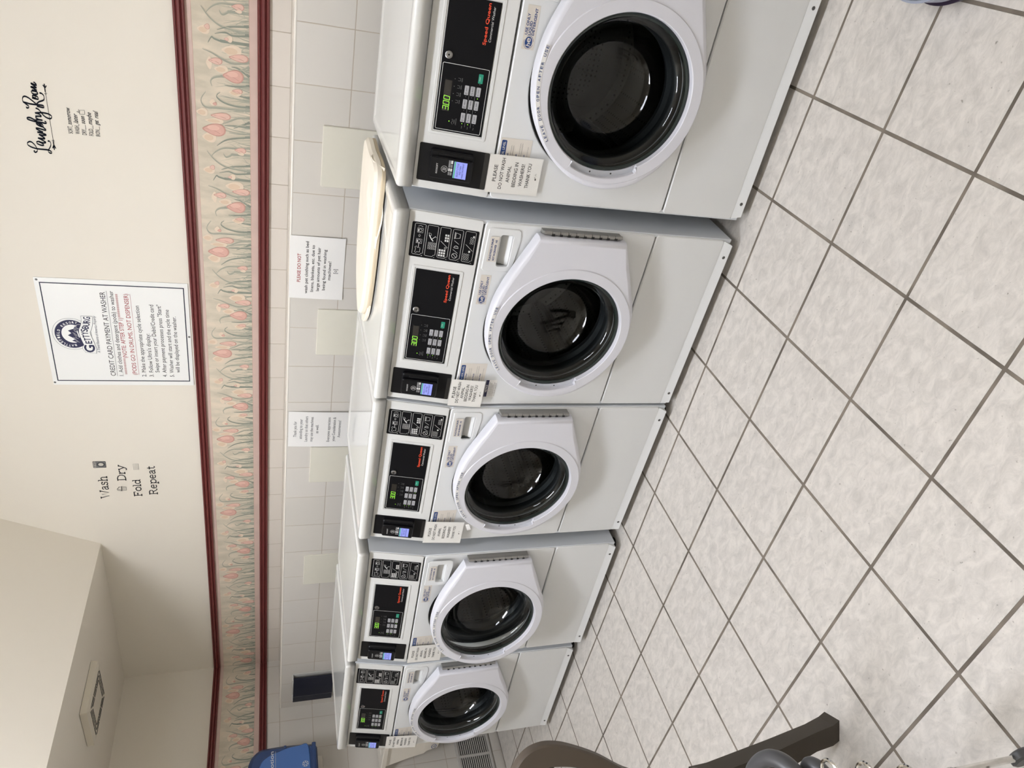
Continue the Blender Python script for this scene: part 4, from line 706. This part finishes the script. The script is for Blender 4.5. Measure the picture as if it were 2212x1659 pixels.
for i, (x, y, a, da, lab) in enumerate(WASH):
    o = proto if i == 0 else copy_tree(proto)
    o.location = (x, y, 0); o.rotation_euler.z = R(a); tag(o, lab, 'washing machine', 'front loading washers in a row'); child(o, 'door').rotation_euler.z = R(da)
    if i == 3: child(o, 'detergent_drawer').location.y = -.012
    (x0, x1), (z0, z1) = PNL[i]; out_ = NT[i][2]
    Mw = Matrix.Translation((x, y, 0)) @ Matrix.Rotation(R(a), 4, 'Z')
    t = empty('taped_notice'); t.matrix_world = Mw @ Matrix.Translation(((x0 + x1) / 2, -.008, z1)) @ Matrix.Rotation(-math.atan2(out_, z1 - z0), 4, 'X')
    tag(t, 'small animal bedding notice taped on the ' + NT[i][1], 'notice', 'animal bedding notices taped to the washers')
    b = MB(); b.M = frame((0, 0, 0), (1, 0, 0), (0, 0, 1)); hw = (x1 - x0) / 2; H = z1 - z0; b.plate([(-hw, -H), (hw, -H), (hw, 0), (-hw, 0)], 0, .0007); b.build('sheet', PAPER, t)
    b = MB(); b.M = frame((0, -.0011, 0), (1, 0, 0), (0, 0, 1)); k = H / .155
    for q, (s_, wd_) in enumerate((('PLEASE', .047), ('DO NOT WASH', .088), ('ANIMAL', .047), ('BEDDING IN', .070), ('WASHERS!', .063), ('THANK YOU', .071))): b.text(s_, .002, -(.026 + q * .0195) * k, .0098, wd_, .012, 0, 0, 0, 'c')
    b.disc(-.006, -.142 * k, .003, .002, 0, 0, 8); b.ribbon([(-.006, -.142 * k), (.001, -.139 * k)], .001); b.ribbon([(.005, -.143 * k), (.006, -.139 * k), (.009, -.140 * k), (.01, -.143 * k)], .0007, 0, 0); b.build('printing', INKK, t)
    b = MB(); b.M = frame((0, -.0016, 0), (1, 0, 0), (0, 0, 1)); b.rect(-hw - .004, hw + .004, -H - .006, .016); b.build('clear_tape', TAPE, t)
# extra notice sticker low on the second washer
w2 = next(o for o in bpy.data.objects if o.get('label') == WASH[1][4])
b = MB(); b.M = FR(-.0008); b.rect(.037, .109, .725, .764, 0); b.rect(.0375, .1085, .7525, .7635, 1, .0002); b.text('NOTICE', .073, .7548, .0065, .03, .03, 0, 0, .0004, 'c')
for k in range(5): b.text('do not leave door open with items inside of unit' [:44 - k * 3], .040, .747 - k * .0052, .0028, .060 - .004 * (k % 3), .01, 0, 2, .0003)
b.build('notice_sticker', [PAPER, NAVYI, INKK], w2)
# the door sticker of the middle washer has come loose at its lower end
d3 = child(next(o for o in bpy.data.objects if o.get('label') == WASH[2][4]), 'door')
b = MB(); b.M = Matrix.Translation((.155 - .672, -.0565 + .024, .742)); vs = []
for i in range(9):
    a = i / 8 * 2.6; x, y = -.016 * math.sin(a), -.012 * (1 - math.cos(a))
    vs += [(x, y, .006 + x * .5), (x + .004, y, -.008 + x * .5)]
b.add(vs, [(2 * i, 2 * i + 1, 2 * i + 3, 2 * i + 2) for i in range(8)], 0, True); b.build('loose_sticker_end', PAPER, d3)

# ---------------- things cut off by the picture's edges
# brown resin chair seen from behind: one side of its loop shaped back and one leg reach into the picture
TX, TY = .81, .586; CHO = (-1.37, -1.17)
ch = tag(empty('resin_chair', (CHO[0], CHO[1], 0), math.atan2(TY, TX)), 'brown resin chair at the picture edge, its rounded open back showing', 'chair')
PF = frame((0, 0, 0), (1, 0, 0), (0, 0, 1)); MID = -.235
right = [(-.235, .955), (-.12, .953), (-.03, .940), (.036, .913), (.066, .885), (.077, .852), (.076, .818), (.064, .775), (.031, .702), (-.015, .627), (-.045, .55), (-.056, .47), (-.056, .42)]
rin = [(-.235, .905), (-.13, .902), (-.05, .892), (-.005, .874), (.018, .852), (.022, .82), (.012, .763), (-.015, .69), (-.055, .61), (-.09, .53), (-.10, .50)]
outer = spline(right, 5) + [(2 * MID - x, z) for x, z in spline(right, 5)[::-1]]; innr = spline(rin, 5) + [(2 * MID - x, z) for x, z in spline(rin, 5)[::-1]]
b = MB(); b.M = PF; b.plate(outer, -.012, .012, [innr], .004, mh=0); b.build('backrest', BROWN, ch)
b = MB(); b.M = PF
for x in (-.40, -.318, -.235, -.152, -.07): b.plate(rrect(x - .018, x + .018, .49, .915, .004), -.006, .006, ch=.002)
b.plate(rrect(-.045, .03, .815, .828, .004), -.014, .004, ch=.002); b.build('slats', BROWND, ch)
for s_ in (1, -1):
    X = lambda x: x if s_ > 0 else 2 * MID - x
    for back in (1, 0):
        b = MB(); y0, y1 = (-.028, .028) if back else (-.49, -.44); prf = [(.027, 0, -.028, 1), (.016, .02, -.038, 1), (.004, .07, -.048, .86), (-.022, .19, -.085, 1), (-.054, .377, -.122, 1), (-.056, .43, -.13, 1)]; vs = []
        for xo, z, xi, w_ in prf: vs += [(X(xo), y0 * w_ if back else y0, z), (X(xo), y1 * w_ if back else y1, z), (X(xi), y1 * w_ if back else y1, z), (X(xi), y0 * w_ if back else y0, z)]
        fs = [(k * 4 + i, (k + 1) * 4 + i, (k + 1) * 4 + (i + 1) % 4, k * 4 + (i + 1) % 4) for k in range(5) for i in range(4)] + [(0, 1, 2, 3)]
        if s_ < 0: fs = [f[::-1] for f in fs]
        b.add(vs, fs); b.build('leg', BROWND, ch)
b = MB(); b.box(-.425, -.045, -.50, .012, .415, .445, 0, .012, 3); b.build('seat', BROWN, ch)

# chrome wire cart with a grey grip; only its rim loops show
ct = tag(empty('wire_cart', (0, 0, 0)), 'chrome wire laundry cart with a dark grey plastic grip, at the picture edge', 'cart')
c0 = V(-.8866, -1.4452, .5); d = Vector((.857, -.515, 0)).normalized(); e = Vector((-.515, -.857, 0)).normalized()
CW = lambda a, q, z: tuple(c0 + d * a + e * q + V(0, 0, z))
b = MB()
for k in range(5): a = .045 + k * .092; b.tube(spline([CW(a - .022, .10, -.02), CW(a - .022, .03, 0), CW(a - .018, .006, .004), CW(a, -.004, .005), CW(a + .018, .006, .004), CW(a + .022, .03, 0), CW(a + .022, .10, -.02)], 5), .0036, 8)
b.tube([CW(0, .035, -.006), CW(.5, .035, -.006), CW(.5, .45, -.006), CW(0, .45, -.006)], .005, 8, closed=True); b.tube([CW(.02, .06, -.2), CW(.48, .06, -.2), CW(.48, .43, -.2), CW(.02, .43, -.2)], .004, 8, closed=True)
for k in range(9): a = .02 + k * .0575; b.tube([CW(a, .04, -.006), CW(a, .06, -.2), CW(a, .43, -.2), CW(a, .45, -.006)], .0025, 6)
b.build('basket', CHROME, ct)
for a, q in ((.02, .06), (.48, .06), (.48, .43), (.02, .43)):
    b = MB(); b.tube([CW(a, q, -.2), CW(a, q, -.45)], .007, 8); b.build('leg', CHROME, ct)
    p = CW(a, q, -.475); b = MB(); b.M = Matrix.Translation(p) @ Matrix.Rotation(R(90), 4, 'X'); b.lathe([(0, -.01), (.02, -.01), (.025, -.006), (.025, .006), (.02, .01), (0, .01)], 20); b.build('wheel', GREYP, ct)
b = MB(); b.tube(spline([CW(-.22, .09, .0), CW(-.19, .035, .012), CW(-.145, .008, .018), CW(-.095, -.002, .02), CW(-.055, .012, .015), CW(-.032, .05, .005), CW(-.025, .09, 0)], 8), .0165, 14); b.tube(spline([CW(-.10, .09, -.03), CW(-.065, .03, -.025), CW(-.035, .01, -.02), CW(-.005, .03, -.025), CW(.012, .09, -.03)], 6), .013, 12); b.tube([CW(-.20, .09, .0), CW(-.1, .12, -.01), CW(0, .09, -.005)], .014, 10); b.build('grip', GREYP, ct)

# pale tub by the nearest washer, only its lower rim in view
tb = tag(empty('plastic_tub', (.434, -.384, 0)), 'pale grey round plastic tub with a purple base darkened by painted underside shade, at the picture corner', 'tub')
b = MB(); b.lathe([(.125, .022), (.143, .035), (.147, .06), (.149, .085), (.153, .088), (.154, .093), (.149, .096), (.144, .085), (.14, .06), (.12, .03), (0, .028)], 72); b.build('bowl', PALEG, tb)
b = MB(); b.lathe([(0, 0), (.128, 0), (.142, .008), (.149, .028), (.13, .026), (0, .022)], 72); b.build('base', PURP, tb)
